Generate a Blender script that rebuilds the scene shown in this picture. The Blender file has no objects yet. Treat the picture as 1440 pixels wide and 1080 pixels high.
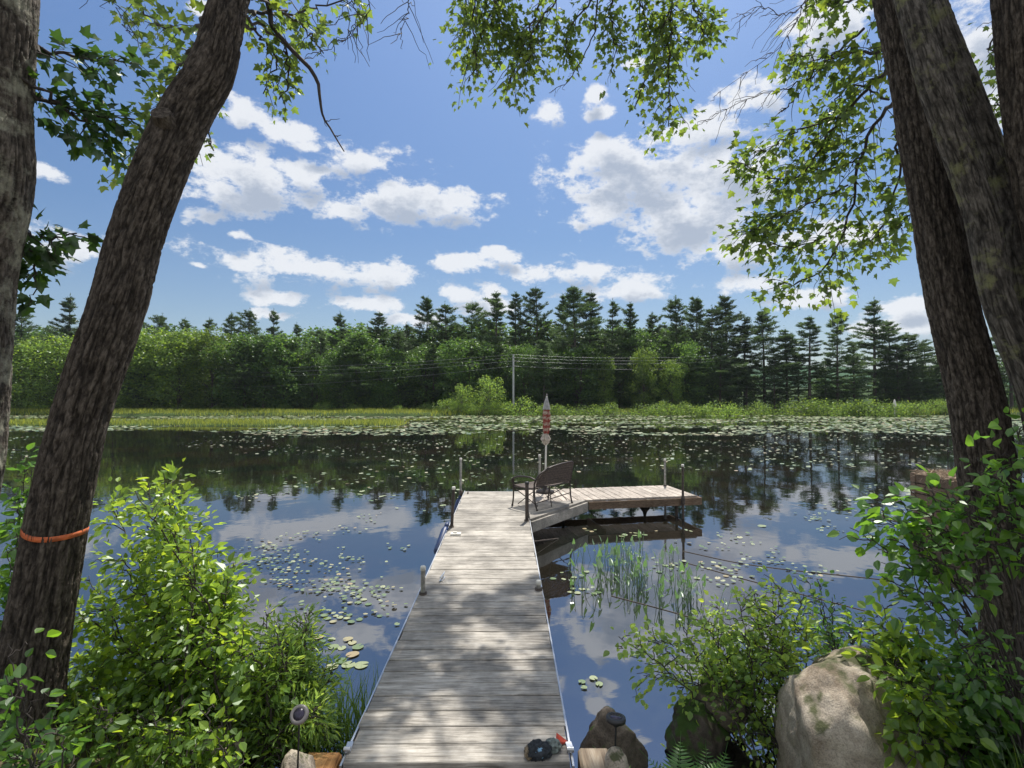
import bpy, math, random
import numpy as np
from math import sin, cos, pi, radians, atan2, asin, sqrt

random.seed(7)
RNG = np.random.default_rng(7)
sc = bpy.context.scene
COL = sc.collection

# ------------------------------------------------------------ camera
F = 720.0                      # focal length in pixels of the 1440 px wide photograph
CAM = np.array([0.0, 0.0, 2.15])
PITCH = radians(1.35)
cam_d = bpy.data.cameras.new("camera")
cam = bpy.data.objects.new("camera", cam_d)
COL.objects.link(cam)
cam_d.sensor_width = 36.0
cam_d.lens = 36.0 * F / 1440.0
cam_d.clip_start = 0.05
cam_d.clip_end = 5000
cam.location = CAM
cam.rotation_euler = (pi / 2 + PITCH, 0, 0)
sc.camera = cam
sc.view_settings.view_transform = 'Standard'
sc.view_settings.look = 'None'
sc.view_settings.gamma = 1.0
sc.view_settings.exposure = 0.5
sc.cycles.max_bounces = 8
sc.cycles.transparent_max_bounces = 8
sc.cycles.sample_clamp_indirect = 6

SUN_EL, SUN_AZ = radians(63), radians(17)     # azimuth from +Y towards +X
SUN = np.array([cos(SUN_EL) * sin(SUN_AZ), cos(SUN_EL) * cos(SUN_AZ), sin(SUN_EL)])

def ray(u, v):
    x, z = (u - 720) / F, (540 - v) / F
    return np.array([x, cos(PITCH) - sin(PITCH) * z, sin(PITCH) + cos(PITCH) * z])

def P(u, v, Y):                # the point at distance Y seen at pixel (u, v) of the photograph
    r = ray(u, v)
    return CAM + r * (Y / r[1])

def G(u, v, z=0.0):            # the point at height z seen at pixel (u, v)
    r = ray(u, v)
    return CAM + r * ((z - CAM[2]) / r[2])

# ------------------------------------------------------------ node helpers
def N(nt, typ, **kw):
    n = nt.nodes.new(typ)
    for k, val in kw.items():
        if k.startswith('i_'):
            key = k[2:]
            key = int(key) if key.isdigit() else key.replace('_', ' ')
            n.inputs[key].default_value = val
        else:
            setattr(n, k, val)
    return n

def L(nt, a, b):
    nt.links.new(a, b)

def ramp(nt, stops, interp='LINEAR'):
    r = nt.nodes.new('ShaderNodeValToRGB')
    r.color_ramp.interpolation = interp
    e = r.color_ramp.elements
    while len(e) < len(stops):
        e.new(0.5)
    for i, (p, c) in enumerate(stops):
        e[i].position = p
        e[i].color = (*c, 1) if len(c) == 3 else c
    return r

# ------------------------------------------------------------ world: sky with clouds
world = bpy.data.worlds.new("World")
sc.world = world
world.use_nodes = True
wt = world.node_tree
wt.nodes.clear()
wo = N(wt, 'ShaderNodeOutputWorld')
bg = N(wt, 'ShaderNodeBackground')
bg.inputs['Strength'].default_value = 0.11
L(wt, bg.outputs[0], wo.inputs[0])
sky = N(wt, 'ShaderNodeTexSky')
sky.sky_type = 'NISHITA'
sky.sun_disc = False
sky.sun_elevation = SUN_EL
sky.sun_rotation = SUN_AZ
sky.altitude = 300
sky.air_density = 1.0
sky.dust_density = 1.3
sky.ozone_density = 1.4

CLOUDS = [(355, 252, 90, 42), (300, 265, 42, 40), (425, 245, 36, 26), (345, 162, 34, 24), (400, 186, 44, 15), (440, 205, 22, 9),
          (505, 222, 60, 20), (565, 282, 84, 36), (620, 292, 62, 26), (480, 294, 30, 12), (440, 381, 128, 23), (540, 390, 34, 14),
          (331, 331, 17, 8), (283, 371, 16, 5), (392, 417, 34, 10), (525, 431, 44, 11), (648, 373, 36, 10), (775, 155, 20, 16),
          (828, 140, 16, 20), (848, 160, 26, 10), (890, 250, 105, 58), (960, 305, 92, 52), (845, 220, 48, 32), (1030, 245, 70, 52),
          (845, 300, 42, 22), (1005, 180, 70, 30), (1058, 138, 44, 34), (1150, 42, 60, 36), (1375, 60, 60, 60), (1040, 352, 76, 26),
          (800, 382, 74, 18), (885, 406, 76, 19), (705, 359, 24, 9), (660, 412, 42, 14), (1142, 417, 64, 15), (1060, 396, 44, 15),
          (85, 345, 66, 26), (1285, 425, 48, 14), (1280, 455, 60, 18), (385, 441, 30, 8), (285, 10, 30, 12), (888, 85, 18, 7),
          (690, 432, 50, 12), (570, 452, 50, 8), (1420, 160, 60, 50), (60, 240, 34, 8), (1180, 330, 60, 18)]

def azel(u, v):
    r = ray(u, v)
    return atan2(r[0], r[1]), atan2(r[2], sqrt(r[0] ** 2 + r[1] ** 2))

grp = bpy.data.node_groups.new('cloud_field', 'ShaderNodeTree')
grp.interface.new_socket('Vector', in_out='INPUT', socket_type='NodeSocketVector')
grp.interface.new_socket('Value', in_out='OUTPUT', socket_type='NodeSocketFloat')
gi = N(grp, 'NodeGroupInput')
go_ = N(grp, 'NodeGroupOutput')
prev = None
for (u, v, ru, rv) in CLOUDS:
    a, e = azel(u, v)
    a1, _ = azel(u + ru, v)
    _, e1 = azel(u, v - rv)
    sa, se = 1 / abs(a1 - a), 1 / abs(e1 - e)
    m = N(grp, 'ShaderNodeVectorMath', operation='MULTIPLY_ADD')
    m.inputs[1].default_value = (sa, se, 0)
    m.inputs[2].default_value = (-a * sa, -e * se, 0)
    L(grp, gi.outputs[0], m.inputs[0])
    ln = N(grp, 'ShaderNodeVectorMath', operation='LENGTH')
    L(grp, m.outputs[0], ln.inputs[0])
    if prev is None:
        prev = ln.outputs['Value']
    else:
        mm = N(grp, 'ShaderNodeMath', operation='SMOOTH_MIN')
        mm.inputs[2].default_value = 0.25
        L(grp, prev, mm.inputs[0]); L(grp, ln.outputs['Value'], mm.inputs[1])
        prev = mm.outputs[0]
sub = N(grp, 'ShaderNodeMath', operation='SUBTRACT')
sub.inputs[0].default_value = 1.0
L(grp, prev, sub.inputs[1])
L(grp, sub.outputs[0], go_.inputs[0])

tc = N(wt, 'ShaderNodeTexCoord')
sep = N(wt, 'ShaderNodeSeparateXYZ')
L(wt, tc.outputs['Generated'], sep.inputs[0])
az = N(wt, 'ShaderNodeMath', operation='ARCTAN2')
L(wt, sep.outputs[0], az.inputs[0]); L(wt, sep.outputs[1], az.inputs[1])
el = N(wt, 'ShaderNodeMath', operation='ARCSINE')
L(wt, sep.outputs[2], el.inputs[0])
cmb = N(wt, 'ShaderNodeCombineXYZ')
L(wt, az.outputs[0], cmb.inputs[0]); L(wt, el.outputs[0], cmb.inputs[1])
# noise pulls the outline about
nz = N(wt, 'ShaderNodeTexNoise')
nz.inputs['Scale'].default_value = 9.0
nz.inputs['Detail'].default_value = 3
L(wt, tc.outputs['Generated'], nz.inputs['Vector'])
nv = N(wt, 'ShaderNodeVectorMath', operation='MULTIPLY_ADD')
nv.inputs[1].default_value = (0.05, 0.03, 0)
nv.inputs[2].default_value = (-0.025, -0.015, 0)
L(wt, nz.outputs['Color'], nv.inputs[0])
wv = N(wt, 'ShaderNodeVectorMath', operation='ADD')
L(wt, cmb.outputs[0], wv.inputs[0]); L(wt, nv.outputs[0], wv.inputs[1])
stretch = N(wt, 'ShaderNodeVectorMath', operation='MULTIPLY')
stretch.inputs[1].default_value = (1, 1, 1.7)
L(wt, tc.outputs['Generated'], stretch.inputs[0])
fine = N(wt, 'ShaderNodeTexNoise')
fine.inputs['Scale'].default_value = 15
fine.inputs['Detail'].default_value = 12
fine.inputs['Roughness'].default_value = 0.66
L(wt, stretch.outputs[0], fine.inputs['Vector'])

def field(vec_socket, off):
    ad = N(wt, 'ShaderNodeVectorMath', operation='ADD')
    ad.inputs[1].default_value = off
    L(wt, vec_socket, ad.inputs[0])
    g = N(wt, 'ShaderNodeGroup')
    g.node_tree = grp
    L(wt, ad.outputs[0], g.inputs[0])
    return g.outputs[0]

f0 = field(wv.outputs[0], (0, 0, 0))
f1 = field(wv.outputs[0], (-0.01, 0.028, 0))
# unseen clouds behind the camera and overhead, kept dense to brighten the shade
oth = N(wt, 'ShaderNodeTexNoise')
oth.inputs['Scale'].default_value = 3.2
oth.inputs['Detail'].default_value = 6
L(wt, tc.outputs['Generated'], oth.inputs['Vector'])
om = N(wt, 'ShaderNodeMath', operation='MULTIPLY_ADD')
om.inputs[1].default_value = 5.0; om.inputs[2].default_value = -2.1
L(wt, oth.outputs['Fac'], om.inputs[0])
back = N(wt, 'ShaderNodeMath', operation='ABSOLUTE')
L(wt, az.outputs[0], back.inputs[0])
ovr = N(wt, 'ShaderNodeMapRange')
ovr.inputs['From Min'].default_value = 0.68; ovr.inputs['From Max'].default_value = 0.95
L(wt, el.outputs[0], ovr.inputs['Value'])
bkr = N(wt, 'ShaderNodeMapRange')
bkr.inputs['From Min'].default_value = 0.9; bkr.inputs['From Max'].default_value = 1.15
L(wt, back.outputs[0], bkr.inputs['Value'])
mx = N(wt, 'ShaderNodeMath', operation='MAXIMUM')
L(wt, ovr.outputs[0], mx.inputs[0]); L(wt, bkr.outputs[0], mx.inputs[1])
om2 = N(wt, 'ShaderNodeMix', data_type='FLOAT')
om2.inputs[2].default_value = -3.0
L(wt, mx.outputs[0], om2.inputs[0]); L(wt, om.outputs[0], om2.inputs[3])
fm = N(wt, 'ShaderNodeMath', operation='MAXIMUM')
L(wt, f0, fm.inputs[0]); L(wt, om2.outputs[0], fm.inputs[1])
dn = N(wt, 'ShaderNodeMath', operation='MULTIPLY_ADD')
dn.inputs[1].default_value = 4.6; dn.inputs[2].default_value = -2.32
L(wt, fine.outputs['Fac'], dn.inputs[0])
dsum = N(wt, 'ShaderNodeMath', operation='ADD')
L(wt, fm.outputs[0], dsum.inputs[0]); L(wt, dn.outputs[0], dsum.inputs[1])
alpha = N(wt, 'ShaderNodeMapRange', interpolation_type='SMOOTHSTEP')
alpha.inputs['From Min'].default_value = -0.28; alpha.inputs['From Max'].default_value = 0.40
L(wt, dsum.outputs[0], alpha.inputs['Value'])
a2 = N(wt, 'ShaderNodeMath', operation='MULTIPLY')
a2.inputs[1].default_value = 0.93
L(wt, alpha.outputs[0], a2.inputs[0])
sh = N(wt, 'ShaderNodeMath', operation='MULTIPLY_ADD')
sh.inputs[1].default_value = 1.5
L(wt, f1, sh.inputs[0]); L(wt, dn.outputs[0], sh.inputs[2])
shr = N(wt, 'ShaderNodeMapRange', interpolation_type='SMOOTHSTEP')
shr.inputs['From Min'].default_value = 0.0; shr.inputs['From Max'].default_value = 1.5
L(wt, sh.outputs[0], shr.inputs['Value'])
cc = N(wt, 'ShaderNodeMix', data_type='RGBA')
cc.inputs[6].default_value = (5.6, 5.75, 6.0, 1)
cc.inputs[7].default_value = (2.9, 3.3, 4.0, 1)
L(wt, shr.outputs[0], cc.inputs[0])
# sky colour correction towards the photograph's softer blue
tint = N(wt, 'ShaderNodeMix', data_type='RGBA', blend_type='MULTIPLY')
tint.inputs[0].default_value = 1.0
tr_ = ramp(wt, [(0.0, (0.56, 0.60, 0.63)), (0.38, (0.48, 0.59, 0.69)), (1.0, (0.57, 0.71, 0.87))])
te = N(wt, 'ShaderNodeMapRange')
te.inputs['From Min'].default_value = 0.10; te.inputs['From Max'].default_value = 0.62
L(wt, el.outputs[0], te.inputs['Value']); L(wt, te.outputs[0], tr_.inputs[0]); L(wt, tr_.outputs[0], tint.inputs[7])
L(wt, sky.outputs[0], tint.inputs[6])
mixc = N(wt, 'ShaderNodeMix', data_type='RGBA')
L(wt, a2.outputs[0], mixc.inputs[0])
L(wt, tint.outputs[2], mixc.inputs[6]); L(wt, cc.outputs[2], mixc.inputs[7])
L(wt, mixc.outputs[2], bg.inputs['Color'])

# ------------------------------------------------------------ sun
sd = bpy.data.lights.new("sun", 'SUN')
sd.energy = 4.8
sd.angle = radians(0.55)
sd.color = (1.0, 0.955, 0.88)
so = bpy.data.objects.new("sun", sd)
COL.objects.link(so)
so.location = (10, 30, 60)
from mathutils import Vector, Matrix
so.rotation_euler = Vector(SUN).to_track_quat('Z', 'Y').to_euler()

# ------------------------------------------------------------ numpy noise
def _hash(ix, iy, iz, seed):
    n = (ix * 374761393 + iy * 668265263 + iz * 2147483647 + seed * 974634777) & 0xFFFFFFFF
    n = ((n ^ (n >> 13)) * 1274126177) & 0xFFFFFFFF
    return ((n ^ (n >> 16)) & 0xFFFF) / 65535.0

def vnoise(p, seed=0):
    p = np.asarray(p, float)
    i = np.floor(p).astype(np.int64)
    f = p - i
    f = f * f * (3 - 2 * f)
    out = 0
    for dx in (0, 1):
        for dy in (0, 1):
            for dz in (0, 1):
                w = (f[..., 0] if dx else 1 - f[..., 0]) * (f[..., 1] if dy else 1 - f[..., 1]) * (f[..., 2] if dz else 1 - f[..., 2])
                out = out + w * _hash(i[..., 0] + dx, i[..., 1] + dy, i[..., 2] + dz, seed)
    return out

def fbm(p, octaves=4, seed=0):
    p = np.asarray(p, float)
    s, a, t = 0, 0.5, 0
    for o in range(octaves):
        s = s + a * vnoise(p * (2 ** o) + 13.7 * o, seed + o)
        t += a
        a *= 0.5
    return s / t

# ------------------------------------------------------------ mesh builder
class MB:
    def __init__(self):
        self.v, self.f, self.n, self.at, self.s, self.cr = [], [], 0, [], [], []
    def add(self, verts, faces, at=None, smooth=False, cr=None):
        verts = np.asarray(verts, float).reshape(-1, 3)
        faces = np.asarray(faces, np.int64)
        self.v.append(verts)
        self.f.append(faces + self.n)
        self.s.append(np.full(len(faces), smooth))
        self.at.append(verts if at is None else at)
        self.cr.append(np.zeros(len(verts)) if cr is None else cr)
        self.n += len(verts)
    def box(self, c, size, rz=0.0, ch=0.0):
        sx, sy, sz = np.array(size) / 2
        if ch <= 0:
            v = np.array([[x, y, z] for x in (-sx, sx) for y in (-sy, sy) for z in (-sz, sz)])
            f = [[0, 1, 3, 2], [4, 6, 7, 5], [0, 4, 5, 1], [2, 3, 7, 6], [0, 2, 6, 4], [1, 5, 7, 3]]
        else:     # extruded chamfered profile along x
            pr = [(-sy, -sz), (-sy, sz - ch), (-sy + ch, sz), (sy - ch, sz), (sy, sz - ch), (sy, -sz)]
            v = np.array([[x, a, b] for x in (-sx, sx) for a, b in pr])
            f = [[i, (i + 1) % 6, (i + 1) % 6 + 6, i + 6] for i in range(6)]
            k = [[0, 1, 4, 5], [1, 2, 3, 4], [6, 11, 10, 7], [7, 10, 9, 8]]
            f = [[a, b, c_, d] for a, b, c_, d in f] + k
        R = np.array([[cos(rz), -sin(rz), 0], [sin(rz), cos(rz), 0], [0, 0, 1]])
        self.add(v @ R.T + np.array(c), f)
    def tube(self, pts, rad, seg=8, cap=True, disp=None):
        pts = np.asarray(pts, float)
        n = len(pts)
        rad = np.broadcast_to(np.asarray(rad, float), (n,))
        t = np.gradient(pts, axis=0)
        t /= np.linalg.norm(t, axis=1)[:, None] + 1e-12
        ref = np.array([0, 0, 1.0]) if abs(t[0][2]) < 0.9 else np.array([0, 1.0, 0])
        a = np.cross(t[0], ref); a /= np.linalg.norm(a)
        A = [a]
        for i in range(1, n):
            a = A[-1] - t[i] * np.dot(A[-1], t[i])
            a /= np.linalg.norm(a) + 1e-12
            A.append(a)
        A = np.array(A)
        B = np.cross(t, A)
        th = np.linspace(0, 2 * pi, seg, endpoint=False)
        ct, st = np.cos(th), np.sin(th)
        ln = np.concatenate([[0], np.cumsum(np.linalg.norm(np.diff(pts, axis=0), axis=1))])
        R = np.repeat(rad[:, None], seg, 1)
        at = np.stack([R * ct, R * st, np.repeat(ln[:, None], seg, 1)], -1)
        crv = None
        if disp is not None:
            dd_, crv = disp(at, R)
            R = R + dd_
            crv = crv.ravel()
        v = pts[:, None, :] + R[..., None] * (A[:, None, :] * ct[None, :, None] + B[:, None, :] * st[None, :, None])
        i = np.arange(n - 1)[:, None]; j = np.arange(seg)[None, :]
        j2 = (j + 1) % seg
        f = np.stack([i * seg + j, i * seg + j2, (i + 1) * seg + j2, (i + 1) * seg + j], -1).reshape(-1, 4)
        self.add(v.reshape(-1, 3), f, at.reshape(-1, 3), smooth=True, cr=crv)
        if cap:
            for e, k in ((0, 0), (n - 1, (n - 1) * seg)):
                c = pts[e]
                vv = np.vstack([v[e], c])
                jj = np.arange(seg)
                ff = np.stack([jj, (jj + 1) % seg, np.full(seg, seg)], -1)
                self.add(vv, ff, np.vstack([at[e], [0, 0, ln[e]]]), smooth=False)
    def lathe(self, prof, c, seg=20, mod=None, axis=None):
        prof = np.asarray(prof, float)
        th = np.linspace(0, 2 * pi, seg, endpoint=False)
        r = prof[:, 0][:, None] * np.ones(seg)
        if mod is not None:
            r = r * mod(th[None, :], prof[:, 1][:, None])
        v = np.stack([r * np.cos(th), r * np.sin(th), np.repeat(prof[:, 1][:, None], seg, 1)], -1).reshape(-1, 3)
        if axis is not None:
            q = Vector((0, 0, 1)).rotation_difference(Vector(axis)).to_matrix()
            v = v @ np.array(q).T
        n = len(prof)
        i = np.arange(n - 1)[:, None]; j = np.arange(seg)[None, :]; j2 = (j + 1) % seg
        f = np.stack([i * seg + j, i * seg + j2, (i + 1) * seg + j2, (i + 1) * seg + j], -1).reshape(-1, 4)
        self.add(v + np.array(c), f, smooth=True)
    def build(self, name, mat=None, parent=None, attr=False):
        me = bpy.data.meshes.new(name)
        V = np.concatenate(self.v) if self.v else np.zeros((0, 3))
        me.vertices.add(len(V))
        me.vertices.foreach_set('co', V.astype(np.float32).ravel())
        loops = np.concatenate([f.ravel() for f in self.f])
        cnt = np.concatenate([np.full(len(f), f.shape[1]) for f in self.f])
        start = np.concatenate([[0], np.cumsum(cnt)[:-1]])
        me.loops.add(len(loops))
        me.loops.foreach_set('vertex_index', loops.astype(np.int32))
        me.polygons.add(len(cnt))
        me.polygons.foreach_set('loop_start', start.astype(np.int32))
        me.polygons.foreach_set('use_smooth', np.concatenate(self.s))
        if attr:
            a = me.attributes.new('co_local', 'FLOAT_VECTOR', 'POINT')
            a.data.foreach_set('vector', np.concatenate(self.at).astype(np.float32).ravel())
            a = me.attributes.new('crevice', 'FLOAT', 'POINT')
            a.data.foreach_set('value', np.concatenate(self.cr).astype(np.float32))
        me.update(calc_edges=True)
        me.validate()
        if mat:
            me.materials.append(mat)
        o = bpy.data.objects.new(name, me)
        COL.objects.link(o)
        if parent:
            o.parent = parent
        return o

def tag(o, label=None, cat=None, group=None, kind=None):
    if label: o['label'] = label
    if cat: o['category'] = cat
    if group: o['group'] = group
    if kind: o['kind'] = kind
    return o

def thing(name, label, cat, loc=(0, 0, 0), group=None, rz=0.0):
    o = bpy.data.objects.new(name, None)
    o.empty_display_size = 0.2
    COL.objects.link(o)
    o.location = loc
    o.rotation_euler = (0, 0, rz)
    return tag(o, label, cat, group)

KIDS = {}
def copy_tree(o, loc, rz, scale, label, group=None):
    r = o.copy(); COL.objects.link(r)
    r.location = loc; r.rotation_euler = (0, 0, rz); r.scale = scale
    r['label'] = label
    if group: r['group'] = group
    def kids(src, dst):
        for ch in KIDS.get(src.name, []):
            c = ch.copy(); COL.objects.link(c); c.parent = dst
            kids(ch, c)
    kids(o, r)
    return r

def ordinal(n):
    ones = ['', 'first', 'second', 'third', 'fourth', 'fifth', 'sixth', 'seventh', 'eighth', 'ninth', 'tenth', 'eleventh',
            'twelfth', 'thirteenth', 'fourteenth', 'fifteenth', 'sixteenth', 'seventeenth', 'eighteenth', 'nineteenth']
    tens = ['', '', 'twenty', 'thirty', 'forty', 'fifty']
    if n < 20: return ones[n]
    if n % 10 == 0: return ['', '', 'twentieth', 'thirtieth', 'fortieth', 'fiftieth'][n // 10]
    return tens[n // 10] + '-' + ones[n % 10]

# ------------------------------------------------------------ materials
def new_mat(name):
    m = bpy.data.materials.new(name)
    m.use_nodes = True
    nt = m.node_tree
    nt.nodes.clear()
    out = N(nt, 'ShaderNodeOutputMaterial')
    return m, nt, out

def mat_simple(name, col, rough=0.6, metal=0.0, var=0.15, scale=12.0, bump=0.0, spec=0.5, col2=None):
    m, nt, out = new_mat(name)
    b = N(nt, 'ShaderNodeBsdfPrincipled')
    b.inputs['Roughness'].default_value = rough
    b.inputs['Metallic'].default_value = metal
    b.inputs['Specular IOR Level'].default_value = spec
    c = N(nt, 'ShaderNodeTexCoord')
    n = N(nt, 'ShaderNodeTexNoise')
    n.inputs['Scale'].default_value = scale
    n.inputs['Detail'].default_value = 6
    L(nt, c.outputs['Object'], n.inputs['Vector'])
    c2 = col2 or tuple(x * (1 + var) for x in col)
    r = ramp(nt, [(0.35, tuple(x * (1 - var) for x in col)), (0.65, c2)])
    L(nt, n.outputs['Fac'], r.inputs[0])
    L(nt, r.outputs[0], b.inputs['Base Color'])
    if bump > 0:
        bp = N(nt, 'ShaderNodeBump')
        bp.inputs['Strength'].default_value = 0.6
        bp.inputs['Distance'].default_value = bump
        L(nt, n.outputs['Fac'], bp.inputs['Height'])
        L(nt, bp.outputs[0], b.inputs['Normal'])
    L(nt, b.outputs[0], out.inputs[0])
    return m

def mat_leaf(name, dif, trn, var=0.45, mixf=0.5, gloss=0.05, yellow=(1.5, 1.25, 0.6), objvar=0.0):
    m, nt, out = new_mat(name)
    g = N(nt, 'ShaderNodeNewGeometry')
    rnd = g.outputs['Random Per Island']
    if objvar > 0:
        oi = N(nt, 'ShaderNodeObjectInfo')
        mo = N(nt, 'ShaderNodeMath', operation='MULTIPLY_ADD')
        mo.inputs[1].default_value = objvar * 2; mo.inputs[2].default_value = 1 - objvar
        L(nt, oi.outputs['Random'], mo.inputs[0])
    def shade(c):
        lo = tuple(x * (1 - var) for x in c)
        hi = tuple(min(1, x * y) for x, y in zip(c, yellow))
        r = ramp(nt, [(0.0, lo), (0.55, c), (1.0, hi)])
        L(nt, rnd, r.inputs[0])
        if objvar > 0:
            mu = N(nt, 'ShaderNodeVectorMath', operation='SCALE')
            L(nt, r.outputs[0], mu.inputs[0]); L(nt, mo.outputs[0], mu.inputs['Scale'])
            return mu.outputs[0]
        return r.outputs[0]
    d = N(nt, 'ShaderNodeBsdfDiffuse')
    t = N(nt, 'ShaderNodeBsdfTranslucent')
    L(nt, shade(dif), d.inputs[0]); L(nt, shade(trn), t.inputs[0])
    mx_ = N(nt, 'ShaderNodeMixShader')
    mx_.inputs[0].default_value = mixf
    L(nt, d.outputs[0], mx_.inputs[1]); L(nt, t.outputs[0], mx_.inputs[2])
    last = mx_
    if gloss > 0:
        gl = N(nt, 'ShaderNodeBsdfGlossy')
        gl.inputs['Roughness'].default_value = 0.38
        gl.inputs['Color'].default_value = (0.9, 0.95, 0.9, 1)
        m2 = N(nt, 'ShaderNodeMixShader')
        m2.inputs[0].default_value = gloss
        L(nt, mx_.outputs[0], m2.inputs[1]); L(nt, gl.outputs[0], m2.inputs[2])
        last = m2
    L(nt, last.outputs[0], out.inputs[0])
    return m

def mat_bark(name, dark, light, lichen=None, lich_amt=0.5, sc_=9.0):
    m, nt, out = new_mat(name)
    b = N(nt, 'ShaderNodeBsdfPrincipled')
    b.inputs['Roughness'].default_value = 0.88
    b.inputs['Specular IOR Level'].default_value = 0.2
    a = N(nt, 'ShaderNodeAttribute', attribute_name='co_local')
    mp = N(nt, 'ShaderNodeMapping')
    mp.inputs['Scale'].default_value = (1, 1, 0.38)
    L(nt, a.outputs['Vector'], mp.inputs[0])
    n = N(nt, 'ShaderNodeTexNoise')
    n.inputs['Scale'].default_value = sc_ * 6
    n.inputs['Detail'].default_value = 8
    n.inputs['Roughness'].default_value = 0.65
    n.inputs['Distortion'].default_value = 0.4
    L(nt, mp.outputs[0], n.inputs['Vector'])
    n2 = N(nt, 'ShaderNodeTexNoise')
    n2.inputs['Scale'].default_value = 60
    n2.inputs['Detail'].default_value = 6
    L(nt, a.outputs['Vector'], n2.inputs['Vector'])
    r = ramp(nt, [(0.34, tuple(x * 0.45 for x in dark)), (0.47, dark), (0.66, light)])
    L(nt, n.outputs['Fac'], r.inputs[0])
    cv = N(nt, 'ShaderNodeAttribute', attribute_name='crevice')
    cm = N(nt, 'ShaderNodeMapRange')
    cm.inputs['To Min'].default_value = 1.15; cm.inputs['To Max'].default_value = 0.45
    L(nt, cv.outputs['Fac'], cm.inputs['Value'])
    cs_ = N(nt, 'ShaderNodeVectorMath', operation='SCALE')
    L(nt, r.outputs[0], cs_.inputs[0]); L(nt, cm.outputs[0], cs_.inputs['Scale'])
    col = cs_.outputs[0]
    if lichen:
        n3 = N(nt, 'ShaderNodeTexNoise')
        n3.inputs['Scale'].default_value = 7
        n3.inputs['Detail'].default_value = 9
        n3.inputs['Roughness'].default_value = 0.7
        L(nt, a.outputs['Vector'], n3.inputs['Vector'])
        r3 = ramp(nt, [(0.58 - 0.16 * lich_amt, (0, 0, 0)), (0.70 - 0.12 * lich_amt, (1, 1, 1))])
        L(nt, n3.outputs['Fac'], r3.inputs[0])
        mxx = N(nt, 'ShaderNodeMix', data_type='RGBA')
        mxx.inputs[7].default_value = (*lichen, 1)
        L(nt, r3.outputs[0], mxx.inputs[0]); L(nt, col, mxx.inputs[6])
        col = mxx.outputs[2]
    L(nt, col, b.inputs['Base Color'])
    ad = N(nt, 'ShaderNodeMath', operation='MULTIPLY_ADD')
    ad.inputs[1].default_value = 0.35
    L(nt, n2.outputs['Fac'], ad.inputs[0]); L(nt, n.outputs['Fac'], ad.inputs[2])
    bp = N(nt, 'ShaderNodeBump')
    bp.inputs['Strength'].default_value = 1.0
    bp.inputs['Distance'].default_value = 0.022
    L(nt, ad.outputs[0], bp.inputs['Height'])
    L(nt, bp.outputs[0], b.inputs['Normal'])
    L(nt, b.outputs[0], out.inputs[0])
    return m

def mat_wood(name, cols, along='x', rough=0.75, rz=0.0, gscale=1.0, stain=0.35):
    m, nt, out = new_mat(name)
    b = N(nt, 'ShaderNodeBsdfPrincipled')
    b.inputs['Roughness'].default_value = rough
    b.inputs['Specular IOR Level'].default_value = 0.25
    c = N(nt, 'ShaderNodeTexCoord')
    g = N(nt, 'ShaderNodeNewGeometry')
    # every board its own stretch of grain
    ofs = N(nt, 'ShaderNodeVectorMath', operation='SCALE')
    ofs.inputs[0].default_value = (7.3, 3.1, 5.7)
    L(nt, g.outputs['Random Per Island'], ofs.inputs['Scale'])
    mp = N(nt, 'ShaderNodeMapping')
    mp.inputs['Rotation'].default_value = (0, 0, -rz)
    L(nt, c.outputs['Object'], mp.inputs[0])
    sclv = {'x': (0.07, 1, 1), 'y': (1, 0.07, 1), 'z': (1, 1, 0.07)}[along]
    mp2 = N(nt, 'ShaderNodeVectorMath', operation='MULTIPLY')
    mp2.inputs[1].default_value = sclv
    L(nt, mp.outputs[0], mp2.inputs[0])
    ad = N(nt, 'ShaderNodeVectorMath', operation='ADD')
    L(nt, mp2.outputs[0], ad.inputs[0]); L(nt, ofs.outputs[0], ad.inputs[1])
    n = N(nt, 'ShaderNodeTexNoise')
    n.inputs['Scale'].default_value = 75 * gscale
    n.inputs['Detail'].default_value = 7
    n.inputs['Roughness'].default_value = 0.62
    n.inputs['Distortion'].default_value = 0.6
    L(nt, ad.outputs[0], n.inputs['Vector'])
    r = ramp(nt, [(0.30, cols[0]), (0.48, cols[1]), (0.68, cols[2])])
    L(nt, n.outputs['Fac'], r.inputs[0])
    # board to board difference
    br = N(nt, 'ShaderNodeMath', operation='MULTIPLY_ADD')
    br.inputs[1].default_value = 0.34; br.inputs[2].default_value = 0.80
    L(nt, g.outputs['Random Per Island'], br.inputs[0])
    n2 = N(nt, 'ShaderNodeTexNoise')
    n2.inputs['Scale'].default_value = 2.6
    n2.inputs['Detail'].default_value = 7
    n2.inputs['Roughness'].default_value = 0.68
    L(nt, c.outputs['Object'], n2.inputs['Vector'])
    st = N(nt, 'ShaderNodeMapRange')
    st.inputs['From Min'].default_value = 0.38; st.inputs['From Max'].default_value = 0.62
    st.inputs['To Min'].default_value = 1 - stain; st.inputs['To Max'].default_value = 1.06
    L(nt, n2.outputs['Fac'], st.inputs['Value'])
    mm = N(nt, 'ShaderNodeMath', operation='MULTIPLY')
    L(nt, br.outputs[0], mm.inputs[0]); L(nt, st.outputs[0], mm.inputs[1])
    cs = N(nt, 'ShaderNodeVectorMath', operation='SCALE')
    L(nt, r.outputs[0], cs.inputs[0]); L(nt, mm.outputs[0], cs.inputs['Scale'])
    L(nt, cs.outputs[0], b.inputs['Base Color'])
    bp = N(nt, 'ShaderNodeBump')
    bp.inputs['Strength'].default_value = 0.7
    bp.inputs['Distance'].default_value = 0.004
    L(nt, n.outputs['Fac'], bp.inputs['Height'])
    L(nt, bp.outputs[0], b.inputs['Normal'])
    L(nt, b.outputs[0], out.inputs[0])
    return m

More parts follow.
